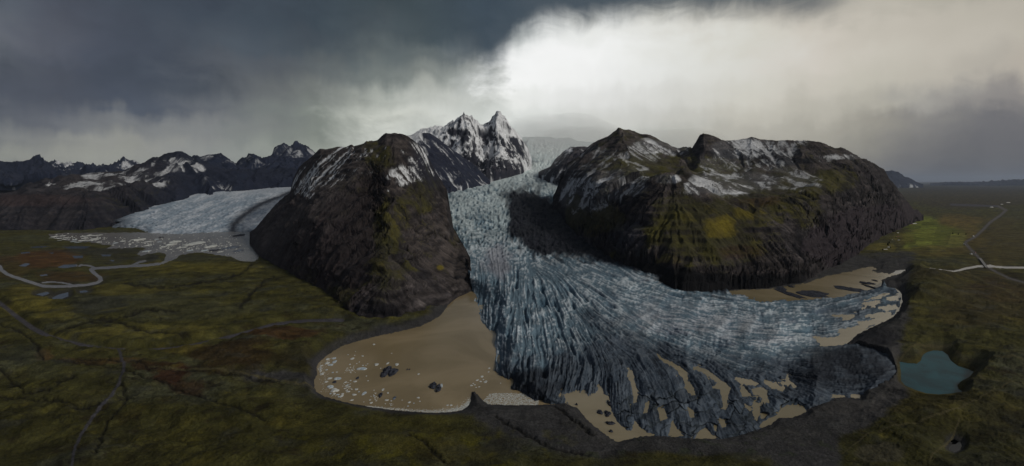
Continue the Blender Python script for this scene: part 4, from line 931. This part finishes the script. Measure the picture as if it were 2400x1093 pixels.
# ------------------------------------------------------------------ haze and mist
def vol_mat(name, dens, col, aniso):
    m = bpy.data.materials.new(name); m.use_nodes = True; t = NT(m.node_tree); t.n.clear()
    v = t.new('ShaderNodeVolumePrincipled'); o = t.new('ShaderNodeOutputMaterial'); t.l.new(v.outputs[0], o.inputs['Volume'])
    v.inputs['Density'].default_value = dens; v.inputs['Color'].default_value = (*col, 1); v.inputs['Anisotropy'].default_value = aniso
    return m
def box(name, x0, x1, y0, y1, z0, z1, mat):
    me = bpy.data.meshes.new(name)
    me.from_pydata([(x, y, z) for z in (z0, z1) for x, y in ((x0,y0),(x1,y0),(x1,y1),(x0,y1))], [],
                   [(3,2,1,0),(4,5,6,7),(0,1,5,4),(1,2,6,5),(2,3,7,6),(3,0,4,7)])
    me.materials.append(mat); o = bpy.data.objects.new(name, me); C.objects.link(o); return o
hz = box('haze', -260000, 260000, -3000, 230000, -200, 2400, vol_mat('haze_air', 7.0e-6, (0.62,0.72,0.92), 0.3))
hz['kind'] = 'stuff'

def ellipsoid(name, u, v, Y, ru, rv, ry, mat):
    """a bank of cloud at its own distance; radii in metres"""
    me = bpy.data.meshes.new(name); n1_, n2_ = 24, 14
    vs_ = []; fs = []
    c = ((u-1200)/F*Y, Y, H+(VH-v)/F*Y)
    for i in range(n2_+1):
        th = math.pi*i/n2_
        for j in range(n1_):
            ph = 2*math.pi*j/n1_
            k = 1 + 0.05*math.sin(3*ph+i*.7+u)
            vs_.append((c[0]+ru*k*math.sin(th)*math.cos(ph), c[1]+ry*k*math.sin(th)*math.sin(ph), c[2]+rv*k*math.cos(th)))
    for i in range(n2_):
        for j in range(n1_):
            a = i*n1_+j; b = i*n1_+(j+1)%n1_; fs.append((a, a+n1_, b+n1_, b))
    me.from_pydata(vs_, [], fs); me.materials.append(mat)
    o = bpy.data.objects.new(name, me); C.objects.link(o); o['kind'] = 'stuff'; return o
MIST = vol_mat('mist', 2.4e-4, (1.0,1.0,1.0), 0.1)
for (u, v, Y, ru, rv, ry) in [(1310,335,9300,1300,520,1300),(1345,345,8300,800,330,900),(1270,330,8800,600,330,700),(1380,335,8000,900,260,600),(1290,385,7000,380,150,500),(1560,338,6800,900,200,700)]:
    ellipsoid('mist', u, v, Y, ru, rv, ry, MIST)

# ================================================================== THINGS
def simple_mat(name, col, rough=0.8, spec=0.3, vary=0.25, scale=1.5, bump=0.3, col2=None):
    m, t, b = new_mat(name)
    g = t.new('ShaderNodeTexCoord').outputs['Object']
    a = t.noise(g, scale, 5.0, 0.6)
    c2 = col2 or tuple(x*(1-vary) for x in col)
    t.l.new(t.mixc(t.maprange(a.outputs[0], 0.4, 0.6), (*c2, 1), (*col, 1)), b.inputs['Base Color'])
    b.inputs['Roughness'].default_value = rough; b.inputs['Specular IOR Level'].default_value = spec
    bp = t.new('ShaderNodeBump'); bp.inputs['Strength'].default_value = bump; bp.inputs['Distance'].default_value = 0.4
    t.l.new(a.outputs[0], bp.inputs['Height']); t.l.new(bp.outputs[0], b.inputs['Normal'])
    return m
B_WHITE = simple_mat('white_floe_ice', (0.62,0.64,0.62), .6, .3, .35, .25, .8)
B_BLUE = simple_mat('bluish_floe_ice', (0.34,0.42,0.48), .6, .3, .4, .2, .8, (0.55,0.58,0.60))
B_DARK = simple_mat('debris_covered_ice', (0.050,0.055,0.072), .9, .1, .5, .12, 1.0, (0.018,0.019,0.026))
B_MIX = simple_mat('dirty_ice', (0.16,0.19,0.24), .8, .2, .5, .12, 1.0, (0.04,0.045,0.06))

def chunk(rng, rx, ry, h, nt=14, nr=4, jag=.22, lumps=0):
    """an angular slab of floating ice: outline, ragged top and a skirt under the water"""
    ph = rng.uniform(0, 6.28, 4); am = rng.uniform(.3, 1, 4)*jag
    vs_ = [(0, 0, h*rng.uniform(.7, 1.1))]; fs = []
    R = []
    for j in range(nt):
        a = 2*math.pi*j/nt
        R.append(1 + am[0]*math.sin(2*a+ph[0]) + am[1]*math.sin(3*a+ph[1])*.7 + am[2]*math.sin(5*a+ph[2])*.4 + rng.uniform(-1, 1)*jag*.45)
    prof = [(.35, 1.0), (.7, .9), (.93, .62), (1.0, .05), (1.03, -.35)] if nr >= 4 else [(.6, 1.0), (.95, .55), (1.02, -.4)]
    for (rr, hh) in prof:
        for j in range(nt):
            a = 2*math.pi*j/nt; r = R[j]*rr*(1+rng.uniform(-.06, .06))
            z = hh*h*(1+(rng.uniform(-.35, .35) + lumps*.5*math.sin(a*2+rr*5+ph[3]))*(hh > .2)) if hh > 0 else hh*h-.2
            vs_.append((rx*r*math.cos(a), ry*r*math.sin(a), z))
    for j in range(nt): fs.append((0, 1+j, 1+(j+1) % nt))
    for k in range(len(prof)-1):
        for j in range(nt):
            a = 1+k*nt+j; b = 1+k*nt+(j+1) % nt; fs.append((a, a+nt, b+nt, b))
    return vs_, fs
def obj_mesh(name, vs_, fs, mat, parent=None, smooth_=False):
    me = bpy.data.meshes.new(name); me.from_pydata(vs_, [], fs); me.update()
    me.materials.append(mat); o = bpy.data.objects.new(name, me); C.objects.link(o)
    if parent is not None: o.parent = parent
    return o
def tag(o, label, cat, group=None):
    o['label'] = label; o['category'] = cat
    if group: o['group'] = group
    return o
def berg(u, v, pxw, pxh, mat, label, group=None, name='ice_floe', h=None, jag=.22, rot=0.0, nt=14, lumps=0, cat='ice floe'):
    x, y, _ = gp(u, v); m_ = y/F
    rx = pxw*.5*m_; ry = max(pxh*.5*y/(v-VH), rx*.35)
    if h is None: h = min(max(0.5, rx*.22), 6)
    vs_, fs = chunk(RNG, rx, ry, h, nt=nt, nr=4 if pxw > 7 else 3, jag=jag, lumps=lumps)
    o = obj_mesh(name, vs_, fs, mat); o.location = (x, y, 0.0); o.rotation_euler = (0, 0, rot)
    return tag(o, label, cat, group)

# --- the brown lake: floes traced one by one (zoomed pixel, width)
def L1p(x, y): return 700+x/4.815, 780+y/4.815
named = [(605,294,46,22,B_WHITE,'elongated white floe off the upper left bay of the brown lake'),(880,360,50,28,B_WHITE,'pale floe just left of the big clover shaped dark iceberg'),
 (1005,347,28,26,B_WHITE,'small square white floe touching the top of the clover shaped dark iceberg'),(1108,360,40,34,B_WHITE,'white floe at the upper right corner of the clover shaped dark iceberg'),
 (850,133,24,22,B_WHITE,'lone white floe nearest the gravel bank in the upper lake'),(350,517,40,28,B_WHITE,'cream rounded floe beside the wedge shaped floe'),
 (440,520,78,30,B_BLUE,'wedge shaped pale blue floe in the left lake'),(360,612,82,34,B_BLUE,'bluish lumpy floe just above the largest white floe'),
 (405,652,95,46,B_WHITE,'largest solid white floe, near the lower left shore'),(485,715,36,30,B_WHITE,'white floe at the right end of the packed lower left floes'),
 (650,640,34,26,B_WHITE,'round white floe right of the crowded middle cluster'),(740,685,44,46,B_BLUE,'jagged pale floe between middle cluster and small black iceberg'),
 (950,645,28,34,B_WHITE,'upright pinkish white floe above the small black iceberg'),(1007,680,26,18,B_WHITE,'little white floe up right of the small black iceberg'),
 (992,762,44,20,B_WHITE,'thin slanted white floe below the small black iceberg'),(710,410,104,36,B_BLUE,'long blue white floe trailing a fan of crushed ice'),
 (1350,735,36,16,B_WHITE,'thin arched floe below the two lobed dark iceberg'),(1352,468,24,20,B_WHITE,'single white floe in open water right of the two black specks'),
 (405,330,44,40,B_BLUE,'bluish floe at the right edge of the upper left bay'),(360,365,56,26,B_BLUE,'broad bluish floe inside the upper left bay'),
 (1720,820,34,16,B_WHITE,'largest white piece in the brash along the bottom shore')]
for (x, y, w_, h_, m_, lb) in named:
    u, v = L1p(x, y); berg(u, v, w_/4.815, h_/4.815*.9, m_, lb, 'ice floes on the brown lake', rot=RNG.uniform(-.3, .3), nt=11)
small = [(578,358,22),(632,257,14),(720,264,26),(1050,233,14),(925,402,14),(765,490,18),(783,543,18),(313,555,36),(820,792,34),(600,762,34),(635,552,36),(585,540,22),(850,650,14),(850,715,22),(1250,787,34),(1300,797,18),
 (1167,762,14),(978,802,16),(1235,830,20),(1368,775,20),(680,668,22),(625,700,45),(560,665,34),(555,590,24),(530,560,30),(540,600,30),(520,630,24),(325,345,50),(400,290,44),(325,300,40),(385,450,24),(430,445,24),(315,420,26),(255,375,30),(245,400,24),(250,430,24),
 (262,468,44),(758,370,12),(778,353,14),(642,213,10),(557,250,14),(1680,820,30),(495,690,30),(440,700,30),(400,690,34),(455,725,26),(360,690,24),(575,610,26),(545,650,22),(600,640,16),(685,332,16),(655,350,14),(725,370,20),(860,735,16),(875,770,18),(805,760,22),(1045,770,20),(735,782,12),(940,838,12)]
for (x, y, w_) in small:
    u, v = L1p(x, y); berg(u, v, w_/4.815*1.05, w_/4.815*.5, B_WHITE if RNG.random() < .8 else B_BLUE, 'small loose white floe drifting in the left half of the brown lake', 'small floes on the brown lake', rot=RNG.uniform(-.6, .6), nt=8)
for (cx, cy, sx, sy, n_) in [(590,420,62,34,34),(430,700,75,28,22),(545,615,50,60,22),(245,420,22,55,18),(860,720,30,60,12),(1040,808,26,20,10),(330,320,50,40,12)]:
    for k in range(n_):
        x, y = RNG.normal(cx, sx*.55), RNG.normal(cy, sy*.55); u, v = L1p(x, y)
        if sdist(np.array([u]), np.array([v]), LAKE1)[0] < 3: continue
        w_ = RNG.uniform(5, 13)
        berg(u, v, w_/4.815, w_/4.815*.6, B_WHITE, 'tiny ice fragment in a loose cluster on the left of the brown lake', 'tiny fragments on the brown lake', rot=RNG.uniform(-1, 1), nt=7)
for (x, y, w_) in [(95,418,26),(60,445,22),(85,455,20),(120,460,24),(128,452,18),(40,480,16),(15,485,20),(150,355,18),(145,383,14),(235,468,10),(50,500,12),(75,495,14),(105,440,14),(30,470,12)]:
    berg(1100+x/3.215, 753+y/3.215, w_/3.215, w_/3.215*.5, B_WHITE, 'white floe in the group floating off the rocky point', 'floes off the rocky point', rot=RNG.uniform(-.6, .6), nt=8)
# dark bergs
def multi(parts, label, group, name='iceberg', cat='iceberg'):
    x0, y0, _ = gp(parts[0][0], parts[0][1]); vs_ = []; fs = []
    for (u, v, pw, ph, h) in parts:
        x, y, _ = gp(u, v); rx = pw*.5*y/F; ry = ph*.5*y/(v-VH)
        a, f_ = chunk(RNG, rx, ry, h, nt=22, nr=4, jag=.16, lumps=.8); k = len(vs_)
        vs_ += [(p[0]+x-x0, p[1]+y-y0, p[2]) for p in a]; fs += [tuple(i+k for i in g) for g in f_]
    o = obj_mesh(name, vs_, fs, B_DARK); o.location = (x0, y0, 0); return tag(o, label, cat, group)
multi([(909,867,17,16,3.5),(921,873,22,16,3.0),(901,877,17,15,2.6)], 'clover shaped black iceberg in the middle of the brown lake', 'black icebergs')
o = multi([(1015,905,16,15,3.2),(1028,911,15,15,3.4)], 'two lobed black iceberg with pale rim nearest the lower lake centre', 'black icebergs')
berg(1034.5, 906, 5, 9, B_BLUE, 'pale ice rim clinging to the two lobed black iceberg', None, name='ice_floe', h=3.2)
multi([(892,927,8.5,10,2.2)], 'small square black iceberg below the clover shaped one', 'black icebergs')
multi([(784,896,11,5,1.2)], 'flat dark iceberg under the wedge shaped floe', 'black icebergs')
multi([(838,887,6,6,1.5)], 'tiny round dark iceberg between cluster and open water', 'black icebergs')
for x in (1225, 1250): u, v = L1p(x, 416); berg(u, v, 3.6, 4, B_DARK, 'one of the pair of tiny black specks in open lake water', 'pair of black specks', name='iceberg', cat='iceberg')
berg(*L1p(1080, 738), 8, 7, B_MIX, 'grey dirty iceberg right of the small square black one', 'black icebergs', name='iceberg', cat='iceberg')
# other pools
for (u, v, a, b, m_, lb) in [(1831,677,25,9,B_DARK,'low black iceberg at the cliff end of the tan lake'),(1854,672,13,5,B_DARK,'small black iceberg beside the cliff end berg'),
   (1852,690,26,21,B_DARK,'boot shaped dark iceberg touching the glacier edge in tan lake'),(1905,689,72,17,B_DARK,'longest dark iceberg in the middle of the tan lake'),
   (1992,678,46,15,B_DARK,'curved dark iceberg right of the longest one in the tan lake'),(2027,664,18,7,B_DARK,'dark flat floe near the outlet of tan lake'),
   (2043,665,13,5,B_DARK,'little dark floe next to the outlet floe'),(2050,658,10,4,B_DARK,'smallest dark floe close to the outlet'),(2040,673,15,11,B_DARK,'square grey iceberg at the corner of tan lake'),
   (1406,967,15,10,B_DARK,'rounded black iceberg in the tan front pool'),(1424,970,14,13,B_DARK,'angular black iceberg touching the glacier in the front pool'),
   (1428,946,9,12,B_DARK,'upright black block at the top right of the front pool'),(1430,993,18,8,B_DARK,'flat black slab at the lower right of the front pool'),
   (1432,1012,11,4,B_DARK,'thin black slab near the bottom shore of front pool'),(1351,949,6,3,B_DARK,'tiny black rock at the left shore of front pool')]:
    berg(u, v, a, b, m_, lb, 'dark icebergs of the meltwater pools', name='iceberg', nt=18, jag=.3, lumps=.5, h=2.2, cat='iceberg')
# far lagoon
def L2p(x, y): return x/3.215, 530+y/3.215
for (x, y, w_, m_, lb) in [(1320,120,56,B_WHITE,'white iceberg near the centre of the grey lagoon'),(1290,140,46,B_WHITE,'flat white floe just below the central lagoon berg'),(1470,132,96,B_WHITE,'broad white iceberg in the right of the grey lagoon'),
   (1590,155,64,B_WHITE,'white pointed iceberg right of the broad lagoon berg'),(1740,165,84,B_MIX,'large blue grey iceberg in the bright right end of lagoon'),(1800,188,60,B_MIX,'flat dark tail floe behind the blue grey lagoon iceberg'),(1060,103,44,B_WHITE,'thin white floe in the upper middle lagoon'),
   (1215,88,20,B_DARK,'black iceberg close under the far glacier front'),(1800,72,60,B_DARK,'dark floe under the moraine covered glacier front'),(1620,185,50,B_DARK,'dark flat floe in the right lagoon')]:
    u, v = L2p(x, y); berg(u, v, w_/3.215, w_/3.215*.28, m_, lb, 'icebergs of the grey lagoon', h=5, name='iceberg', nt=12, cat='iceberg', lumps=.4)
for (x, y, w_) in [(1010,103,30),(1120,118,40),(1110,148,30),(1230,158,30),(925,115,24),(870,128,24),(700,105,44),(620,110,34),(545,120,34),(490,100,24),(500,88,20),(660,75,44),(735,70,34),(720,95,34),(590,125,34),(430,95,30),(450,110,24),(380,92,30),(1105,190,40),(1020,185,36),(1390,160,30),(1430,185,40),(1200,120,20),(1540,185,40),(560,105,20),(640,92,26),(470,75,20),(410,80,26),(1350,165,30),(1660,195,30),(1180,100,18)]:
    u, v = L2p(x, y); berg(u, v, w_/3.215, w_/3.215*.28, B_WHITE if RNG.random() < .75 else B_BLUE, 'small white floe scattered over the grey lagoon shallows', 'small floes of the grey lagoon', h=2.0, nt=8)

# --- brash ice packed along the shores: nobody could count it
vs_ = []; fs = []
def brash(u, v, pw):
    x, y, _ = gp(u, v); r = pw*.5*y/F; a, f_ = chunk(RNG, r, r*RNG.uniform(.5, 1), r*.35, nt=5, nr=3, jag=.3); k = len(vs_)
    c_, s_ = math.cos(u*7), math.sin(u*7)
    vs_.extend((p[0]*c_-p[1]*s_+x, p[0]*s_+p[1]*c_+y, p[2]) for p in a); fs.extend(tuple(i+k for i in g) for g in f_)
shore_ = [(858,953),(900,959),(960,965),(1010,968),(1050,967),(1075,964),(1092,957),(1101,946)]
for k in range(2400):
    t = RNG.random()**.75; i = t*(len(shore_)-1); j = min(int(i), len(shore_)-2); f_ = i-j
    u = shore_[j][0]*(1-f_)+shore_[j+1][0]*f_; v = shore_[j][1]*(1-f_)+shore_[j+1][1]*f_
    wd = 2+13*t; brash(u+RNG.normal(0, 3), v-abs(RNG.normal(0, .45))*wd-.3, RNG.uniform(.9, 2.4))
for k in range(3300):
    u = RNG.uniform(1128, 1262); v = RNG.uniform(922, 951)
    if v < 951-(u-1122)*1.1 or (u > 1225 and v < 922+(u-1225)*.45) or v < 922+max(0, 1160-u)*.12: continue
    brash(u, v, RNG.uniform(1.0, 2.8))
for k in range(260):
    t = RNG.random(); u = 741+RNG.normal(6, 5)+14*(t > .5); v = 838+60*t if t < .5 else 900+RNG.uniform(-50, 20)
    if sdist(np.array([u]), np.array([v]), LAKE1)[0] > 2: brash(u, v, RNG.uniform(.8, 2))
for k in range(520):
    cx, cy, sx, sy = [(190, 560, 45, 6), (350, 572, 60, 8), (440, 580, 60, 9), (510, 575, 40, 10)][k % 4]
    u, v = RNG.normal(cx, sx), RNG.normal(cy, sy)
    if sdist(np.array([u]), np.array([v]), LAKE2)[0] > 2: brash(u, v, RNG.uniform(1.2, 4.5))
o = obj_mesh('brash_ice', vs_, fs, B_WHITE); o['kind'] = 'stuff'; o['label'] = 'crushed white ice packed along the lake shore'

# --- farm buildings
M_WALL = simple_mat('white_painted_wall', (0.62,0.61,0.58), .8, .2, .15, .6)
M_WALLG = simple_mat('grey_boarded_wall', (0.22,0.23,0.24), .8, .2, .2, .6)
M_ROOFR = simple_mat('red_sheet_roof', (0.22,0.045,0.035), .6, .3, .25, .5)
M_ROOFG = simple_mat('grey_sheet_roof', (0.30,0.32,0.34), .5, .4, .2, .5)
M_ROOFW = simple_mat('pale_sheet_roof', (0.66,0.66,0.64), .5, .4, .12, .5)
M_GLASS = simple_mat('dark_window_glass', (0.02,0.025,0.035), .15, .6, .1)
M_DOOR = simple_mat('brown_door', (0.08,0.04,0.02), .7, .2)
def cuboid(x0, x1, y0, y1, z0, z1):
    return [(x, y, z) for z in (z0, z1) for x, y in ((x0,y0),(x1,y0),(x1,y1),(x0,y1))], [(3,2,1,0),(4,5,6,7),(0,1,5,4),(1,2,6,5),(2,3,7,6),(3,0,4,7)]
def building(u, v, L, W, hw, wall, roof, label, rot=0, group='farm buildings', z=1.2, name='farm_house', cat='building'):
    e = bpy.data.objects.new(name, None); C.objects.link(e); x, y, _ = gp(u, v, z); e.location = (x, y, z); e.rotation_euler = (0, 0, rot)
    tag(e, label, cat, group); rh = W*.38
    vs_ = [(-L/2,-W/2,0),(L/2,-W/2,0),(L/2,W/2,0),(-L/2,W/2,0),(-L/2,-W/2,hw),(L/2,-W/2,hw),(L/2,W/2,hw),(-L/2,W/2,hw),(-L/2,0,hw+rh),(L/2,0,hw+rh)]
    obj_mesh('wall', vs_, [(0,1,5,4),(2,3,7,6),(1,2,6,9,5),(3,0,4,8,7)], wall, e)
    o_ = .5; t_ = .18; lw_ = W/2+o_; zl = hw-o_*rh/(W/2)
    rv = [(-L/2-o_,-lw_,zl+.03),(L/2+o_,-lw_,zl+.03),(L/2+o_,0,hw+rh+.03),(-L/2-o_,0,hw+rh+.03),(-L/2-o_,lw_,zl+.03),(L/2+o_,lw_,zl+.03)]
    rv += [(a, b, c+t_) for a, b, c in rv]
    r = obj_mesh('roof', rv, [(3,2,1,0),(2,3,4,5),(6,7,8,9),(9,8,11,10),(0,1,7,6),(4,10,11,5),(0,6,9,3),(3,9,10,4),(1,2,8,7),(2,5,11,8)], roof, e)
    a, f_ = cuboid(L*.2, L*.2+.9, -.45, .45, hw+rh*.6, hw+rh+1.2); obj_mesh('chimney', a, f_, wall, r)
    a, f_ = cuboid(-.6, .6, -W/2-.08, -W/2-.003, 0, 2.1); obj_mesh('door', a, f_, M_DOOR, e)
    n_ = max(1, int(L/6))
    for sgn in (-1, 1):
        for k in range(n_):
            xx = sgn*(2.2+k*2.9)
            if abs(xx) > L/2-1: continue
            a, f_ = cuboid(xx-.65, xx+.65, -W/2-.07, -W/2-.003, .95, 2.2); obj_mesh('window', a, f_, M_GLASS, e)
    return e
for (u, v, L, W, hw, wl, rf, lb, rt) in [
   (2075,588,26,12,4.5,M_WALL,M_ROOFW,'long white barn at the foot of the massif, nearest farm',.3),(2082,582,14,9,5,M_WALL,M_ROOFG,'white farmhouse behind the long barn of the nearest farm',.2),(2086,578,11,8,4,M_WALLG,M_ROOFG,'grey shed at the rear of the nearest farm',1.0),
   (2104,548,16,10,5,M_WALL,M_ROOFW,'white house at the top of the middle farm row',.4),(2104,557,15,10,5,M_WALL,M_ROOFR,'red roofed house in the middle farm row',.2),(2106,565,13,9,4.5,M_WALL,M_ROOFG,'grey roofed house at the lower end of the middle farm row',.1),(2091,564,10,8,4,M_WALLG,M_ROOFG,'small grey shed on the slope left of the middle farm row',.6),
   (2143,526,36,13,5,M_WALL,M_ROOFW,'long pale barn of the farthest farm under the scree',.1),(2137,528,14,9,5,M_WALL,M_ROOFR,'red roofed house beside the farthest long barn',.3),
   (2260,574,14,10,5,M_WALL,M_ROOFW,'white house at the bend of the valley road',.9),(2276,597,11,8,4,M_WALL,M_ROOFG,'small white shed below the road bend',.2),(2285,594,9,7,3.5,M_WALL,M_ROOFR,'little red roofed hut right of the straight road',.5),(2281,555,12,8,4,M_WALL,M_ROOFW,'white shed on the road above the bend',.4),
   (2324,487,40,16,7,M_WALL,M_ROOFW,'white building at the far river crossing',.1),(2348,480,34,14,6,M_WALL,M_ROOFW,'isolated pale building on the distant plain',.0),(2363,476,60,18,6,M_WALL,M_ROOFW,'long distant pale hall near the horizon',.0),
   (2123,746,13,7,3,M_WALLG,M_ROOFG,'low grey service building beside the glacier car park',.05)]:
    building(u, v, L, W, hw, wl, rf, lb, rt)

# --- a few trees sheltering the farms
M_LEAF = simple_mat('dark_spruce_foliage', (0.020,0.030,0.014), .9, .1, .5, .8); M_BARK = simple_mat('tree_bark', (0.05,0.04,0.03), .9, .1)
def tree(u, v, h, label):
    e = bpy.data.objects.new('tree', None); C.objects.link(e); x, y, _ = gp(u, v, 1.2); e.location = (x, y, 1.2); tag(e, label, 'tree', 'trees by the farms')
    r0 = h*.04; a = [(r0*(1-k/3*.8)*math.cos(t*1.047), r0*(1-k/3*.8)*math.sin(t*1.047), h*.95*k/3) for k in range(4) for t in range(6)]
    obj_mesh('trunk', a, [(k*6+t, k*6+(t+1) % 6, (k+1)*6+(t+1) % 6, (k+1)*6+t) for k in range(3) for t in range(6)], M_BARK, e)
    vs_ = []; fs = []
    for k in range(420):
        t = RNG.random(); z = h*(.12+.88*t); rr = h*.32*(1-t)**.75*(.35+.65*RNG.random()**.5)*(1+.25*math.sin(t*22+u)); a_ = RNG.uniform(0, 6.28)
        c_ = np.array((rr*math.cos(a_), rr*math.sin(a_), z)); d1 = RNG.normal(0, 1, 3); d1 /= np.linalg.norm(d1); d2 = np.cross(d1, RNG.normal(0, 1, 3)); d2 /= np.linalg.norm(d2); s_ = h*.055
        i = len(vs_); vs_ += [tuple(c_+d1*s_), tuple(c_+d2*s_), tuple(c_-d1*s_), tuple(c_-d2*s_)]; fs.append((i, i+1, i+2, i+3))
    obj_mesh('crown', vs_, fs, M_LEAF, e)
for (u, v, h, lb) in [(2069,590,16,'dark tree at the left end of the nearest farm barn'),(2081,577,20,'tall dark tree behind the nearest farmhouse'),(2084,572,17,'dark tree highest up behind the nearest farm'),(2087,583,12,'short tree right of the nearest farmhouse'),(2128,530,22,'dark tree left of the farthest farm'),(2131,527,18,'bushy tree between the scree and the farthest farm'),
   (2100,560,11,'small tree in the middle farm row'),(2233,550,16,'dark tree in the shelter belt across the fields'),(2246,551,14,'tree near the road end of the shelter belt'),(2264,551,13,'last tree of the shelter belt beside the road')]:
    tree(u, v, h, lb)

# --- the road bridge over the pale river
M_CONC = simple_mat('bridge_concrete', (0.30,0.29,0.28), .85, .2, .2, .3); M_STEEL = simple_mat('galvanised_steel', (0.35,0.36,0.38), .5, .4)
p0 = Vector(gp(2297, 608, 0)); p1 = Vector(gp(2313, 630, 0)); mid = (p0+p1)/2; ln = (p1-p0).length; an = math.atan2(p1.y-p0.y, p1.x-p0.x)
e = bpy.data.objects.new('road_bridge', None); C.objects.link(e); e.location = (mid.x, mid.y, 0); e.rotation_euler = (0, 0, an)
tag(e, 'long low concrete road bridge over the pale river on the right plain', 'bridge')
a, f_ = cuboid(-ln/2, ln/2, -4.5, 4.5, 4.2, 5.4); obj_mesh('deck', a, f_, M_CONC, e)
for k in range(6):
    xx = -ln/2+ln*(k+.5)/6; a, f_ = cuboid(xx-.8, xx+.8, -4, 4, -1, 4.197); obj_mesh('pier', a, f_, M_CONC, e)
for sg in (-1, 1):
    vs_ = []; fs = []
    for k in range(31):
        xx = -ln/2+ln*k/30; a, f_ = cuboid(xx-.1, xx+.1, sg*4.2-.08, sg*4.2+.08, 5.39, 6.4); b_ = len(vs_); vs_ += a; fs += [tuple(i+b_ for i in g) for g in f_]
    a, f_ = cuboid(-ln/2, ln/2, sg*4.2-.12, sg*4.2+.12, 6.38, 6.6); b_ = len(vs_); vs_ += a; fs += [tuple(i+b_ for i in g) for g in f_]
    obj_mesh('railing', vs_, fs, M_STEEL, e)
